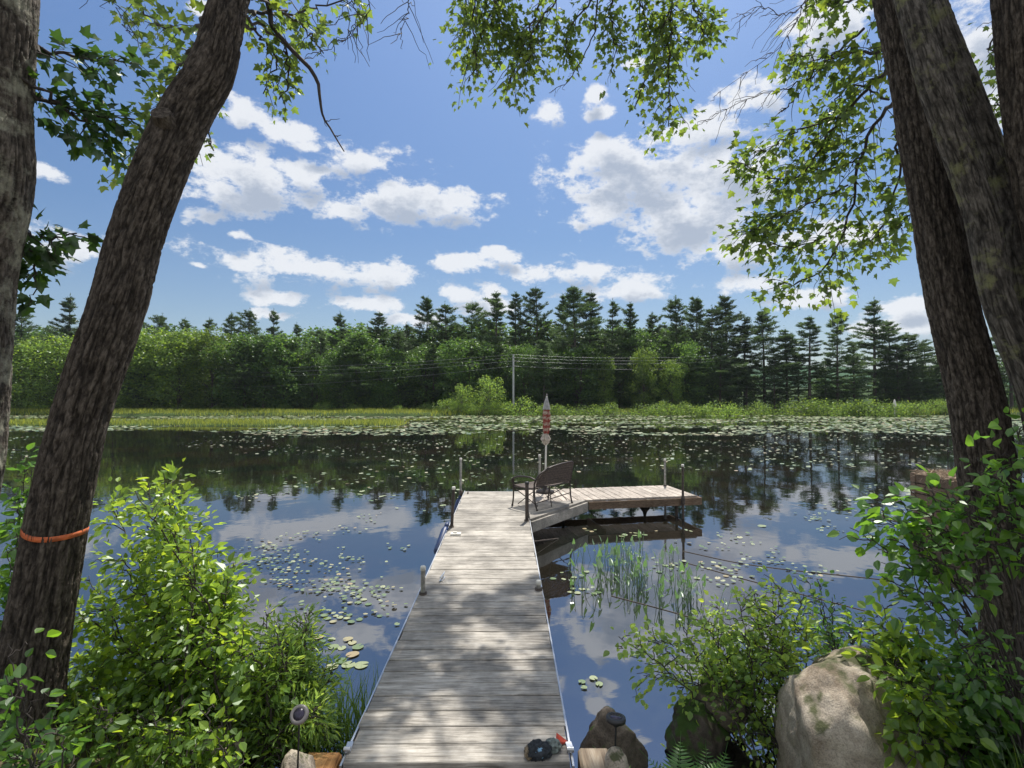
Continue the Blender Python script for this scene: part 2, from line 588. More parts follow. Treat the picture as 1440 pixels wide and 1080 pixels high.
M = {}
M['maple'] = mat_leaf('maple_leaf', (0.078, 0.118, 0.035), (0.25, 0.38, 0.06), mixf=0.5, gloss=0.04)
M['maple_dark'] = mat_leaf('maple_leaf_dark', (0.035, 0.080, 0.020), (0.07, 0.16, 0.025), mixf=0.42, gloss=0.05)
M['alder'] = mat_leaf('alder_leaf', (0.12, 0.22, 0.04), (0.42, 0.62, 0.07), mixf=0.5, gloss=0.035)
M['willow'] = mat_leaf('willow_leaf', (0.17, 0.29, 0.07), (0.50, 0.70, 0.14), mixf=0.5, gloss=0.03)
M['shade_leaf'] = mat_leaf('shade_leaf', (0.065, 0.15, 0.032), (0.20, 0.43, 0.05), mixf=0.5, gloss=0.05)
M['grass'] = mat_leaf('grass_blade', (0.09, 0.17, 0.035), (0.25, 0.40, 0.06), mixf=0.45, gloss=0.04)
M['fern'] = mat_leaf('fern_leaf', (0.06, 0.16, 0.035), (0.17, 0.42, 0.05), mixf=0.45, gloss=0.03)
M['marsh'] = mat_leaf('marsh_grass', (0.17, 0.22, 0.06), (0.42, 0.50, 0.12), mixf=0.5, gloss=0.0)
M['pine'] = mat_leaf('pine_needles', (0.056, 0.098, 0.042), (0.11, 0.175, 0.055), mixf=0.4, gloss=0.03, objvar=0.25, yellow=(1.3, 1.3, 1.0))
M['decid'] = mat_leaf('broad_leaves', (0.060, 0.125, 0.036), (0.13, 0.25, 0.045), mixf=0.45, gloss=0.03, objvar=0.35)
M['decid_lit'] = mat_leaf('sunlit_broad_leaves', (0.085, 0.155, 0.035), (0.24, 0.38, 0.06), mixf=0.5, gloss=0.03, objvar=0.25)  # brighter copy of the broad leaves, sunlight put into the colour
M['shrub'] = mat_leaf('shrub_leaves', (0.10, 0.18, 0.045), (0.27, 0.42, 0.08), mixf=0.5, gloss=0.02, objvar=0.25)
M['aquatic'] = mat_leaf('aquatic_leaf', (0.07, 0.15, 0.04), (0.18, 0.38, 0.06), mixf=0.4, gloss=0.22)
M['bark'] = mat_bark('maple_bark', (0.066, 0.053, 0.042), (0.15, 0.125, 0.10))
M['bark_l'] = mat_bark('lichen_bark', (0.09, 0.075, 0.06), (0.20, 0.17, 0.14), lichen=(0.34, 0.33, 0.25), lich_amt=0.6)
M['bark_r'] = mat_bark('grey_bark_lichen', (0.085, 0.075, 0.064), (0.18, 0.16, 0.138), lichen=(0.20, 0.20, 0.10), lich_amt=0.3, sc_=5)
M['twig'] = mat_simple('twig_bark', (0.045, 0.036, 0.030), 0.85, scale=30)
M['far_trunk'] = mat_simple('far_trunk_bark', (0.07, 0.055, 0.045), 0.9, scale=3)
M['deck'] = mat_wood('weathered_deck', [(0.14, 0.125, 0.105), (0.355, 0.325, 0.28), (0.53, 0.495, 0.44)], 'x', stain=0.42)
M['fascia'] = mat_wood('deck_fascia', [(0.07, 0.045, 0.028), (0.15, 0.10, 0.065), (0.23, 0.17, 0.12)], 'x')
M['gusset'] = mat_wood('grey_fascia', [(0.13, 0.12, 0.10), (0.30, 0.275, 0.24), (0.40, 0.37, 0.33)], 'x', stain=0.5)
M['timber'] = mat_wood('orange_timber', [(0.22, 0.10, 0.035), (0.48, 0.24, 0.09), (0.62, 0.36, 0.16)], 'y', gscale=0.6)
M['timber2'] = mat_wood('weathered_timber', [(0.12, 0.085, 0.055), (0.30, 0.23, 0.16), (0.45, 0.38, 0.29)], 'y', gscale=0.6)
M['alu'] = mat_simple('aluminium_edge', (0.55, 0.56, 0.57), 0.4, 0.85, var=0.1)
M['pipe'] = mat_simple('galvanised_pipe', (0.30, 0.29, 0.26), 0.5, 0.55, var=0.35, scale=18)
M['pipe_dark'] = mat_simple('rusty_pipe', (0.07, 0.055, 0.045), 0.7, 0.3, var=0.4, scale=22)
M['white'] = mat_simple('white_plastic', (0.62, 0.60, 0.54), 0.5, var=0.12, scale=30)
M['blue'] = mat_simple('navy_bumper', (0.012, 0.03, 0.095), 0.45, var=0.3, scale=9)
M['iron'] = mat_simple('dark_bench_frame', (0.035, 0.026, 0.022), 0.45, 0.3, var=0.3)
M['wicker'] = mat_simple('brown_wicker', (0.075, 0.052, 0.040), 0.65, var=0.45, scale=40)
M['strap'] = mat_simple('orange_strap', (0.55, 0.13, 0.04), 0.75, var=0.35, scale=30)
M['black'] = mat_simple('black_plastic', (0.018, 0.018, 0.02), 0.45, var=0.2)
M['lamp_grey'] = mat_simple('grey_lamp_rim', (0.22, 0.20, 0.19), 0.45, 0.3, var=0.15)
M['solar'] = mat_simple('solar_panel', (0.035, 0.028, 0.05), 0.25, 0.1, var=0.3)

# granite, mossy rock
def mat_rock(name, a, b_, moss=None, amt=0.5):
    m, nt, out = new_mat(name)
    b = N(nt, 'ShaderNodeBsdfPrincipled')
    b.inputs['Roughness'].default_value = 0.85
    b.inputs['Specular IOR Level'].default_value = 0.2
    c = N(nt, 'ShaderNodeTexCoord')
    n = N(nt, 'ShaderNodeTexNoise'); n.inputs['Scale'].default_value = 5; n.inputs['Detail'].default_value = 9; n.inputs['Roughness'].default_value = 0.7
    n2 = N(nt, 'ShaderNodeTexNoise'); n2.inputs['Scale'].default_value = 130; n2.inputs['Detail'].default_value = 3
    L(nt, c.outputs['Object'], n.inputs['Vector']); L(nt, c.outputs['Object'], n2.inputs['Vector'])
    r = ramp(nt, [(0.33, a), (0.62, b_)])
    L(nt, n.outputs['Fac'], r.inputs[0])
    sp = ramp(nt, [(0.34, (0.72, 0.72, 0.72)), (0.5, (1, 1, 1)), (0.66, (1.12, 1.10, 1.08))])
    L(nt, n2.outputs['Fac'], sp.inputs[0])
    mu = N(nt, 'ShaderNodeVectorMath', operation='MULTIPLY')
    L(nt, r.outputs[0], mu.inputs[0]); L(nt, sp.outputs[0], mu.inputs[1])
    col = mu.outputs[0]
    if moss:
        g = N(nt, 'ShaderNodeNewGeometry')
        s = N(nt, 'ShaderNodeSeparateXYZ'); L(nt, g.outputs['Normal'], s.inputs[0])
        n3 = N(nt, 'ShaderNodeTexNoise'); n3.inputs['Scale'].default_value = 9; n3.inputs['Detail'].default_value = 8
        L(nt, c.outputs['Object'], n3.inputs['Vector'])
        ma = N(nt, 'ShaderNodeMath', operation='MULTIPLY_ADD'); ma.inputs[1].default_value = 0.35
        L(nt, s.outputs[2], ma.inputs[0]); L(nt, n3.outputs['Fac'], ma.inputs[2])
        mr = N(nt, 'ShaderNodeMapRange'); mr.inputs['From Min'].default_value = 0.80 - 0.3 * amt; mr.inputs['From Max'].default_value = 0.92 - 0.3 * amt
        L(nt, ma.outputs[0], mr.inputs['Value'])
        mi = N(nt, 'ShaderNodeMix', data_type='RGBA'); mi.inputs[7].default_value = (*moss, 1)
        L(nt, mr.outputs[0], mi.inputs[0]); L(nt, col, mi.inputs[6])
        col = mi.outputs[2]
    L(nt, col, b.inputs['Base Color'])
    bp = N(nt, 'ShaderNodeBump'); bp.inputs['Strength'].default_value = 0.9; bp.inputs['Distance'].default_value = 0.02
    ad = N(nt, 'ShaderNodeMath', operation='MULTIPLY_ADD'); ad.inputs[1].default_value = 0.12
    L(nt, n2.outputs['Fac'], ad.inputs[0]); L(nt, n.outputs['Fac'], ad.inputs[2])
    L(nt, ad.outputs[0], bp.inputs['Height']); L(nt, bp.outputs[0], b.inputs['Normal'])
    L(nt, b.outputs[0], out.inputs[0])
    return m
M['granite'] = mat_rock('granite', (0.18, 0.14, 0.10), (0.44, 0.385, 0.31), moss=(0.085, 0.09, 0.045), amt=0.10)
M['mossrock'] = mat_rock('mossy_rock', (0.03, 0.027, 0.022), (0.085, 0.07, 0.055), moss=(0.045, 0.08, 0.018), amt=0.75)
M['brownrock'] = mat_rock('brown_rock', (0.075, 0.062, 0.048), (0.22, 0.18, 0.14), moss=(0.06, 0.09, 0.02), amt=0.12)

# water
m, nt, out = new_mat('pond_water')
c = N(nt, 'ShaderNodeTexCoord')
g1 = N(nt, 'ShaderNodeTexNoise'); g1.inputs['Scale'].default_value = 1.3; g1.inputs['Detail'].default_value = 3
g2 = N(nt, 'ShaderNodeTexNoise'); g2.inputs['Scale'].default_value = 7.0; g2.inputs['Detail'].default_value = 3
L(nt, c.outputs['Object'], g1.inputs['Vector']); L(nt, c.outputs['Object'], g2.inputs['Vector'])
b1 = N(nt, 'ShaderNodeBump'); b1.inputs['Strength'].default_value = 0.15; b1.inputs['Distance'].default_value = 0.02
b2 = N(nt, 'ShaderNodeBump'); b2.inputs['Strength'].default_value = 0.15; b2.inputs['Distance'].default_value = 0.002
L(nt, g1.outputs['Fac'], b1.inputs['Height'])
L(nt, g2.outputs['Fac'], b2.inputs['Height']); L(nt, b1.outputs[0], b2.inputs['Normal'])
df = N(nt, 'ShaderNodeBsdfDiffuse')
bn = N(nt, 'ShaderNodeTexNoise'); bn.inputs['Scale'].default_value = 0.5; bn.inputs['Detail'].default_value = 4
L(nt, c.outputs['Object'], bn.inputs['Vector'])
br_ = ramp(nt, [(0.4, (0.006, 0.008, 0.006)), (0.65, (0.016, 0.012, 0.008))])
L(nt, bn.outputs['Fac'], br_.inputs[0]); L(nt, br_.outputs[0], df.inputs[0])
gl = N(nt, 'ShaderNodeBsdfGlossy'); gl.inputs['Roughness'].default_value = 0.02
gl.inputs['Color'].default_value = (0.93, 0.95, 1, 1)
fr = N(nt, 'ShaderNodeFresnel'); fr.inputs['IOR'].default_value = 3.7
L(nt, b2.outputs[0], gl.inputs['Normal']); L(nt, b2.outputs[0], fr.inputs['Normal'])
ms = N(nt, 'ShaderNodeMixShader')
L(nt, fr.outputs[0], ms.inputs[0]); L(nt, df.outputs[0], ms.inputs[1]); L(nt, gl.outputs[0], ms.inputs[2])
L(nt, ms.outputs[0], out.inputs[0])
M['water'] = m

# ground: leaf litter, moss and soil near; grass and forest floor far
m, nt, out = new_mat('ground_soil')
b = N(nt, 'ShaderNodeBsdfPrincipled'); b.inputs['Roughness'].default_value = 0.95; b.inputs['Specular IOR Level'].default_value = 0.1
c = N(nt, 'ShaderNodeTexCoord')
n = N(nt, 'ShaderNodeTexNoise'); n.inputs['Scale'].default_value = 6; n.inputs['Detail'].default_value = 10; n.inputs['Roughness'].default_value = 0.7
L(nt, c.outputs['Object'], n.inputs['Vector'])
r = ramp(nt, [(0.35, (0.035, 0.045, 0.018)), (0.5, (0.075, 0.065, 0.035)), (0.66, (0.17, 0.13, 0.085))])
L(nt, n.outputs['Fac'], r.inputs[0])
sy = N(nt, 'ShaderNodeSeparateXYZ'); L(nt, c.outputs['Object'], sy.inputs[0])
my = N(nt, 'ShaderNodeMapRange'); my.inputs['From Min'].default_value = 30; my.inputs['From Max'].default_value = 33
L(nt, sy.outputs[1], my.inputs['Value'])
n9 = N(nt, 'ShaderNodeTexNoise'); n9.inputs['Scale'].default_value = 0.6; n9.inputs['Detail'].default_value = 8
L(nt, c.outputs['Object'], n9.inputs['Vector'])
r9 = ramp(nt, [(0.35, (0.018, 0.032, 0.010)), (0.65, (0.045, 0.075, 0.022))]); L(nt, n9.outputs['Fac'], r9.inputs[0])
mg = N(nt, 'ShaderNodeMix', data_type='RGBA')
L(nt, my.outputs[0], mg.inputs[0]); L(nt, r.outputs[0], mg.inputs[6]); L(nt, r9.outputs[0], mg.inputs[7])
L(nt, mg.outputs[2], b.inputs['Base Color'])
bp = N(nt, 'ShaderNodeBump'); bp.inputs['Distance'].default_value = 0.04
L(nt, n.outputs['Fac'], bp.inputs['Height']); L(nt, bp.outputs[0], b.inputs['Normal'])
L(nt, b.outputs[0], out.inputs[0])
M['soil'] = m
M['hill'] = mat_simple('far_forest_hill', (0.045, 0.085, 0.045), 0.95, var=0.4, scale=0.12, spec=0.0)

# lily pads
m, nt, out = new_mat('lily_pad_leaf')
b = N(nt, 'ShaderNodeBsdfPrincipled'); b.inputs['Roughness'].default_value = 0.33; b.inputs['Specular IOR Level'].default_value = 0.6
g = N(nt, 'ShaderNodeNewGeometry'); oi = N(nt, 'ShaderNodeObjectInfo')
sm = N(nt, 'ShaderNodeMath', operation='ADD'); L(nt, g.outputs['Random Per Island'], sm.inputs[0]); L(nt, oi.outputs['Random'], sm.inputs[1])
fc = N(nt, 'ShaderNodeMath', operation='FRACT'); L(nt, sm.outputs[0], fc.inputs[0])
r = ramp(nt, [(0.0, (0.09, 0.145, 0.06)), (0.4, (0.17, 0.215, 0.10)), (0.85, (0.31, 0.33, 0.19)), (1.0, (0.29, 0.22, 0.12))])
L(nt, fc.outputs[0], r.inputs[0]); L(nt, r.outputs[0], b.inputs['Base Color'])
L(nt, b.outputs[0], out.inputs[0])
M['pad'] = m

# ------------------------------------------------------------ setting
def sstep(x):
    x = np.clip(x, 0, 1)
    return x * x * (3 - 2 * x)

def shore_y(x):
    return 3.15 + 1.3 * sstep((-0.9 - x) / 1.6) + 1.1 * sstep((x - 1.6) / 2.0) + 0.16 * np.sin(x * 3.1) + 0.6 * sstep((x - 4.5) / 3) - 0.9 * sstep((-x - 4) / 3)

def ground_z(x, y):
    x = np.asarray(x, float); y = np.asarray(y, float)
    near = -0.9 + 1.38 * sstep((shore_y(x) + 0.6 - y) / 2.2)
    under = np.exp(-((x + 0.28) / 1.0) ** 2)
    near = near - 0.22 * under * sstep((y + 1) / 2)
    near = near + 0.06 * (fbm(np.stack([x * 1.7, y * 1.7, 0 * x], -1), 3, 5) - 0.5)
    farline = 57.5 + 2.5 * np.sin(x * 0.06) + 1.2 * np.sin(x * 0.21 + 1)
    far = -0.9 + 1.2 * sstep((y - farline + 2.5) / 3.5) + 0.018 * np.maximum(0, y - 66) + 2.5 * sstep((y - 75) / 60)
    islet = -0.9 + 1.0 * sstep((3.0 - np.abs(y - 38.8)) / 1.2) * sstep((-6.0 - x) / 3) * sstep((x + 52) / 4)
    return np.maximum(np.maximum(near, far), islet)

def warp_axis(lo, hi, dense_lo, dense_hi, step, n_out):
    mid = np.arange(dense_lo, dense_hi + step * .5, step)
    a = dense_lo - (np.geomspace(1, 1 + dense_lo - lo, n_out) - 1)[::-1][:-1]
    b_ = dense_hi + (np.geomspace(1, 1 + hi - dense_hi, n_out) - 1)[1:]
    return np.concatenate([a, mid, b_])

xs = warp_axis(-900, 900, -7, 8, 0.12, 90)
ys = np.concatenate([warp_axis(-80, 6, -1, 6, 0.12, 24)[:-1], np.arange(6.2, 30, 2.0), np.arange(30, 72, 0.4), 72 + np.geomspace(1, 1400, 50)])
X, Y = np.meshgrid(xs, ys)
Z = ground_z(X, Y)
mb = MB()
nx, ny = len(xs), len(ys)
i = np.arange(ny - 1)[:, None]; j = np.arange(nx - 1)[None, :]
fc_ = np.stack([i * nx + j, i * nx + j + 1, (i + 1) * nx + j + 1, (i + 1) * nx + j], -1).reshape(-1, 4)
mb.add(np.stack([X, Y, Z], -1).reshape(-1, 3), fc_, smooth=True)
tag(mb.build('ground', M['soil']), kind='structure')

mb = MB()
mb.add([[-300, -3, 0], [300, -3, 0], [300, 75, 0], [-300, 75, 0]], [[0, 1, 2, 3]])
tag(mb.build('water', M['water']), kind='structure')

# low wooded hill far off, seen through the gaps on the right
mb = MB()
hx = np.linspace(-600, 900, 160); hy = np.linspace(300, 620, 30)
HX, HY = np.meshgrid(hx, hy)
HZ = 3 + 24 * np.exp(-((HX - 260) / 200) ** 2) * sstep((HY - 300) / 160) + 15 * np.exp(-((HX + 250) / 260) ** 2) * sstep((HY - 300) / 160)
HZ = HZ + 5 * (fbm(np.stack([HX * .08, HY * .08, 0 * HX], -1), 4, 3) - .3)
i = np.arange(29)[:, None]; j = np.arange(159)[None, :]
mb.add(np.stack([HX, HY, HZ], -1).reshape(-1, 3), np.stack([i * 160 + j, i * 160 + j + 1, (i + 1) * 160 + j + 1, (i + 1) * 160 + j], -1).reshape(-1, 4), smooth=True)
tag(mb.build('hills', M['hill']), kind='structure')

# ------------------------------------------------------------ leaf kit
def leaf_template(kind):
    if kind == 'maple':
        o = np.array([[0, 0], [.16, .05], [.42, .02], [.36, .22], [.56, .46], [.26, .50], [.20, .66], [0, 1.0],
                      [-.20, .66], [-.26, .50], [-.56, .46], [-.36, .22], [-.42, .02], [-.16, .05]])
        ctr = np.array([[0, .35]])
        v = np.vstack([o, ctr]); n = len(o)
        f = np.array([[k, (k + 1) % n, n] for k in range(n)])
        z = -0.35 * np.abs(v[:, 0]) ** 1.3 - 0.18 * v[:, 1] ** 2
    elif kind == 'ovate':
        v = np.array([[0, 0], [.30, .22], [.36, .5], [.18, .82], [0, 1.0], [-.18, .82], [-.36, .5], [-.30, .22]])
        f = np.array([[0, 1, 2, 4], [2, 3, 4, 4], [0, 4, 6, 7], [4, 5, 6, 6]])
        f = np.array([[0, 1, 2], [0, 2, 4], [2, 3, 4], [0, 4, 6], [4, 5, 6], [0, 6, 7]])
        z = 0.28 * np.abs(v[:, 0]) - 0.2 * v[:, 1] ** 2
    elif kind == 'lance':
        v = np.array([[0, 0], [.12, .35], [.09, .7], [0, 1.0], [-.09, .7], [-.12, .35]])
        f = np.array([[0, 1, 3], [1, 2, 3], [0, 3, 5], [3, 4, 5]])
        z = 0.2 * np.abs(v[:, 0]) - 0.25 * v[:, 1] ** 2
    elif kind == 'quad':
        v = np.array([[0, 0], [.5, .45], [0, 1], [-.5, .55]])
        f = np.array([[0, 1, 2], [0, 2, 3]])
        z = 0.15 * np.abs(v[:, 0])
    elif kind == 'needle':
        v = np.array([[-.06, 0], [.06, 0], [0, 1]])
        f = np.array([[0, 1, 2]])
        z = np.zeros(3)
    return np.column_stack([v, z]), f
TPL = {k: leaf_template(k) for k in ('maple', 'ovate', 'lance', 'quad', 'needle')}

def unit(a):
    return a / (np.linalg.norm(a, axis=-1, keepdims=True) + 1e-12)

def add_leaves(mb, pos, direc, normal, size, kind):
    """pos, direc, normal: (n,3); size: (n,)"""
    tv, tf = TPL[kind]
    d = unit(direc)
    s = unit(np.cross(d, normal))
    nrm = np.cross(s, d)
    v = pos[:, None, :] + size[:, None, None] * (tv[None, :, 0:1] * s[:, None, :] + tv[None, :, 1:2] * d[:, None, :] + tv[None, :, 2:3] * nrm[:, None, :])
    n, k = len(pos), len(tv)
    f = (tf[None] + (np.arange(n) * k)[:, None, None]).reshape(-1, tf.shape[1])
    mb.add(v.reshape(-1, 3), f)

def smooth_path(pts, n=20):
    pts = np.asarray(pts, float)
    if len(pts) == 2:
        t = np.linspace(0, 1, n)[:, None]
        return pts[0] * (1 - t) + pts[1] * t
    k = len(pts)
    t = np.linspace(0, k - 1, n)
    out = []
    ext = np.vstack([2 * pts[0] - pts[1], pts, 2 * pts[-1] - pts[-2]])
    for tt in t:
        i = min(int(tt), k - 2)
        f = tt - i
        p0, p1, p2, p3 = ext[i], ext[i + 1], ext[i + 2], ext[i + 3]
        out.append(0.5 * ((2 * p1) + (-p0 + p2) * f + (2 * p0 - 5 * p1 + 4 * p2 - p3) * f ** 2 + (-p0 + 3 * p1 - 3 * p2 + p3) * f ** 3))
    return np.array(out)

def rnd_unit(n):
    return unit(RNG.normal(size=(n, 3)))

def bough(wood, leaf, pts, r0=0.02, r1=0.004, twigs=10, tlen=0.45, leaves=14, lsize=0.08, kind='maple', droop=0.35, t_from=0.2, spread=0.06, wiggle=0.03, path_n=26):
    path = smooth_path(pts, path_n)
    path[1:-1] += RNG.normal(size=(len(path) - 2, 3)) * wiggle * 0.4
    wood.tube(path, np.linspace(r0, r1, len(path)), 6)
    tang = unit(np.gradient(path, axis=0))
    LP, LD = [], []
    for k in range(twigs):
        t = t_from + (1 - t_from) * (k + RNG.random()) / twigs
        i = min(int(t * (len(path) - 1)), len(path) - 1)
        side = unit(np.cross(tang[i], rnd_unit(1)[0]))
        side[2] *= 0.55
        d = unit(tang[i] * 0.65 + side * 0.9 + np.array([0, 0, -droop * 0.3]))
        ln = tlen * (0.5 + 0.9 * RNG.random()) * (1.1 - 0.45 * t)
        tt = np.linspace(0, 1, 7)[:, None]
        tp = path[i] + d * ln * tt + np.array([0, 0, -1.0]) * droop * ln * tt ** 2 + RNG.normal(size=(7, 3)) * 0.012 * tt
        wood.tube(tp, np.linspace(max(r1, 0.0035), 0.0018, 7), 4, cap=False)
        if leaf is not None and leaves > 0:
            m_ = max(2, int(leaves * (0.6 + 0.8 * RNG.random())))
            q = RNG.random(m_) ** 0.7
            idx = q * 6
            i0 = np.minimum(idx.astype(int), 5)
            f = (idx - i0)[:, None]
            base = tp[i0] * (1 - f) + tp[i0 + 1] * f
            out_ = RNG.normal(size=(m_, 3)) * spread
            LP.append(base + out_)
            LD.append(unit(out_ + d * 0.05 + np.array([0, 0, -0.5 * spread])))
    if leaf is not None and LP:
        LP = np.vstack(LP); LD = np.vstack(LD)
        nn = unit(np.array([0, 0, 1.0]) + RNG.normal(size=LP.shape) * 0.55)
        add_leaves(leaf, LP, LD, nn, lsize * (0.6 + 0.6 * RNG.random(len(LP))), kind)

# ------------------------------------------------------------ far trees
def pine_proto(seed, H, lab, full=1.0, base=0.18):
    global RNG
    RNG = np.random.default_rng(seed)
    root = thing('pine_tree', lab, 'tree')
    tr, cr = MB(), MB()
    lean = RNG.normal(size=2) * 0.15
    zz = np.linspace(0, H, 9)
    tr.tube(np.stack([lean[0] * (zz / H) ** 2, lean[1] * (zz / H) ** 2, zz - 0.3], -1), np.linspace(0.2, 0.03, 9), 7)
    z = H * base
    PP, DD, SS = [], [], []
    asym = RNG.random() * 6.28
    while z < H - 0.25:
        t = (z / H - base) / (1 - base)
        prof = (0.62 + 0.38 * sin(min(1, t * 2.5) * pi / 2)) * (1 - t) ** 0.85 * (0.45 + 1.05 * vnoise(np.array([[t * 6.0, seed * 1.7, 0.5]]), 3)[0])
        Lmax = H * 0.24 * prof * full + 0.14
        nb = RNG.integers(3, 6)
        a0 = RNG.random() * 2 * pi
        for k in range(nb):
            if RNG.random() < 0.12: continue
            a = a0 + 2 * pi * k / nb + RNG.normal() * 0.3
            Lb = Lmax * (0.5 + 0.7 * RNG.random()) * (1 + 0.38 * cos(a - asym))
            up = 0.0 + 0.75 * t ** 2.2 + RNG.normal() * 0.10
            dr = np.array([cos(a), sin(a), up])
            s = np.linspace(0, 1, 5)[:, None]
            curl = (0.10 + 0.12 * RNG.random()) * Lb
            c0 = np.array([lean[0] * (z / H) ** 2, lean[1] * (z / H) ** 2, z + RNG.normal() * .08])
            bp_ = c0 + dr * Lb * s + np.array([0, 0, 1]) * curl * s ** 2
            tr.tube(bp_, np.linspace(0.04 * (1 - t) + 0.012, 0.008, 5), 3, cap=False)
            m_ = int(5 + Lb * 11)
            q = 0.25 + 0.80 * RNG.random(m_) ** 0.8
            side = np.array([-sin(a), cos(a), 0])
            w = RNG.normal(size=m_) * Lb * 0.20 * (1.2 - q * .55)
            pos = c0 + dr * Lb * q[:, None] + np.array([0, 0, 1]) * curl * (q ** 2)[:, None] + side * w[:, None]
            pos[:, 2] += RNG.normal(size=m_) * 0.05
            nn = 10
            p9 = np.repeat(pos, nn, 0) + RNG.normal(size=(m_ * nn, 3)) * np.array([.11, .11, .045])
            d9 = unit(dr * 0.5 + RNG.normal(size=(m_ * nn, 3)) * np.array([.7, .7, .30]) + np.array([0, 0, .30]))
            PP.append(p9); DD.append(d9)
        z += (0.42 + 0.42 * RNG.random()) * (1.35 - 0.65 * t)
    PP = np.vstack(PP); DD = np.vstack(DD)
    # the leader
    lp = np.array([lean[0], lean[1], H - 0.5]) + RNG.normal(size=(60, 3)) * np.array([.08, .08, .35])
    PP = np.vstack([PP, lp]); DD = np.vstack([DD, unit(RNG.normal(size=(60, 3)) * 0.5 + np.array([0, 0, 1.]))])
    v, f = TPL['needle']
    add_leaves(cr, PP, DD, rnd_unit(len(PP)), 0.30 * (0.7 + 0.6 * RNG.random(len(PP))), 'needle')
    # widen the needle tufts so that they cover like real sprays
    KIDS[root.name] = [tr.build('trunk', M['far_trunk'], root), cr.build('crown', M['pine'], root)]
    root['H'] = H
    return root

def decid_proto(seed, H, W, lab, mat, lumps=34, per=250, ls=0.25, low=0.05, name='broadleaf_tree'):
    global RNG
    RNG = np.random.default_rng(seed)
    root = thing(name, lab, 'tree' if name != 'shrub' else 'shrub')
    tr, cr = MB(), MB()
    tr.tube(smooth_path([(0, 0, -0.3), (RNG.normal() * .12, RNG.normal() * .12, H * .4), (RNG.normal() * .3, RNG.normal() * .3, H * .86)], 9), np.linspace(0.03 + H * 0.013, 0.03, 9), 7)
    P_, D_, S_ = [], [], []
    for k in range(lumps):
        t = (k + RNG.random()) / lumps
        z = H * (low + (0.93 - low) * t)
        tz = (z / H - low) / (1 - low)
        rr = W * 0.5 * (sin(pi * min(1, 0.14 + 0.80 * tz)) ** 0.6) * (0.35 + 0.65 * sqrt(RNG.random()))
        a = k * 2.399 + RNG.normal() * .4
        c0 = np.array([cos(a) * rr, sin(a) * rr, z])
        if k == lumps - 1: c0 = np.array([RNG.normal() * .3, RNG.normal() * .3, H * 0.93])
        lr = W * (0.15 + 0.11 * RNG.random())
        tr.tube(smooth_path([(0, 0, z * 0.55), c0 * np.array([.5, .5, .85]), c0], 6), np.linspace(0.05 if H > 4 else 0.02, 0.012, 6), 4, cap=False)
        m_ = int(per * (0.6 + 0.8 * RNG.random()))
        q = rnd_unit(m_) * (0.45 + 0.65 * RNG.random((m_, 1)) ** 0.6)
        q[:, 2] *= 0.62
        P_.append(c0 + q * lr + RNG.normal(size=(m_, 3)) * lr * .1)
        D_.append(unit(q + np.array([0, 0, -0.25]) + RNG.normal(size=(m_, 3)) * .5))
    P_ = np.vstack(P_); D_ = np.vstack(D_)
    nn = unit(np.array([0, 0, 1.0]) + RNG.normal(size=P_.shape) * 0.7)
    add_leaves(cr, P_, D_, nn, ls * (0.6 + 0.8 * RNG.random(len(P_))), 'quad')
    KIDS[root.name] = [tr.build('trunk' if name != 'shrub' else 'stem', M['far_trunk'], root), cr.build('crown' if name != 'shrub' else 'foliage', mat, root)]
    root['H'] = H
    return root

# widen the needle a little for tufts
tvn, tfn = TPL['needle']
TPL['needle'] = (np.array([[-.13, 0, 0], [.13, 0.05, 0], [0, 1, 0.0]]), tfn)

protos = {
    'pine': [pine_proto(100 + k, 16, 'pine', full, base) for k, (full, base) in enumerate([(1.0, .16), (.85, .22), (1.15, .12), (.9, .3), (1.05, .08), (.72, .2)])],
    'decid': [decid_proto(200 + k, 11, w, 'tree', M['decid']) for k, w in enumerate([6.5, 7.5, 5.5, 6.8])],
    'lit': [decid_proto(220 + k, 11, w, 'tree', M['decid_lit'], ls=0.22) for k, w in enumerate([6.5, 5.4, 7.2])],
    'shrub': [decid_proto(240 + k, 1.6, 2.8, 'shrub', M['shrub'], lumps=16, per=110, ls=0.10, low=0.10, name='shrub') for k in range(3)],
    'sapling': [decid_proto(260, 4.2, 4.4, 'sapling', M['shrub'], lumps=20, per=130, ls=0.13, low=0.2, name='sapling_tree')],
}
used = set()
def place_tree(kind, u, vtop, Y, wide=1.0, rnd=None):
    """the tree stands at distance Y with its tip at pixel (u, vtop); returns the object, its label is set later"""
    pl = protos[kind]
    p = pl[rnd % len(pl)]
    top = P(u, vtop, Y)
    gz = float(ground_z(top[0], Y)) - 0.1
    H = top[2] - gz
    s = H / p['H']
    sw = s * wide
    rz = random.random() * 6.28
    if p.name not in used:
        used.add(p.name)
        p.location = (top[0], Y, gz); p.rotation_euler = (0, 0, rz); p.scale = (sw, sw, s)
        return p
    return copy_tree(p, (top[0], Y, gz), rz, (sw, sw, s), '')

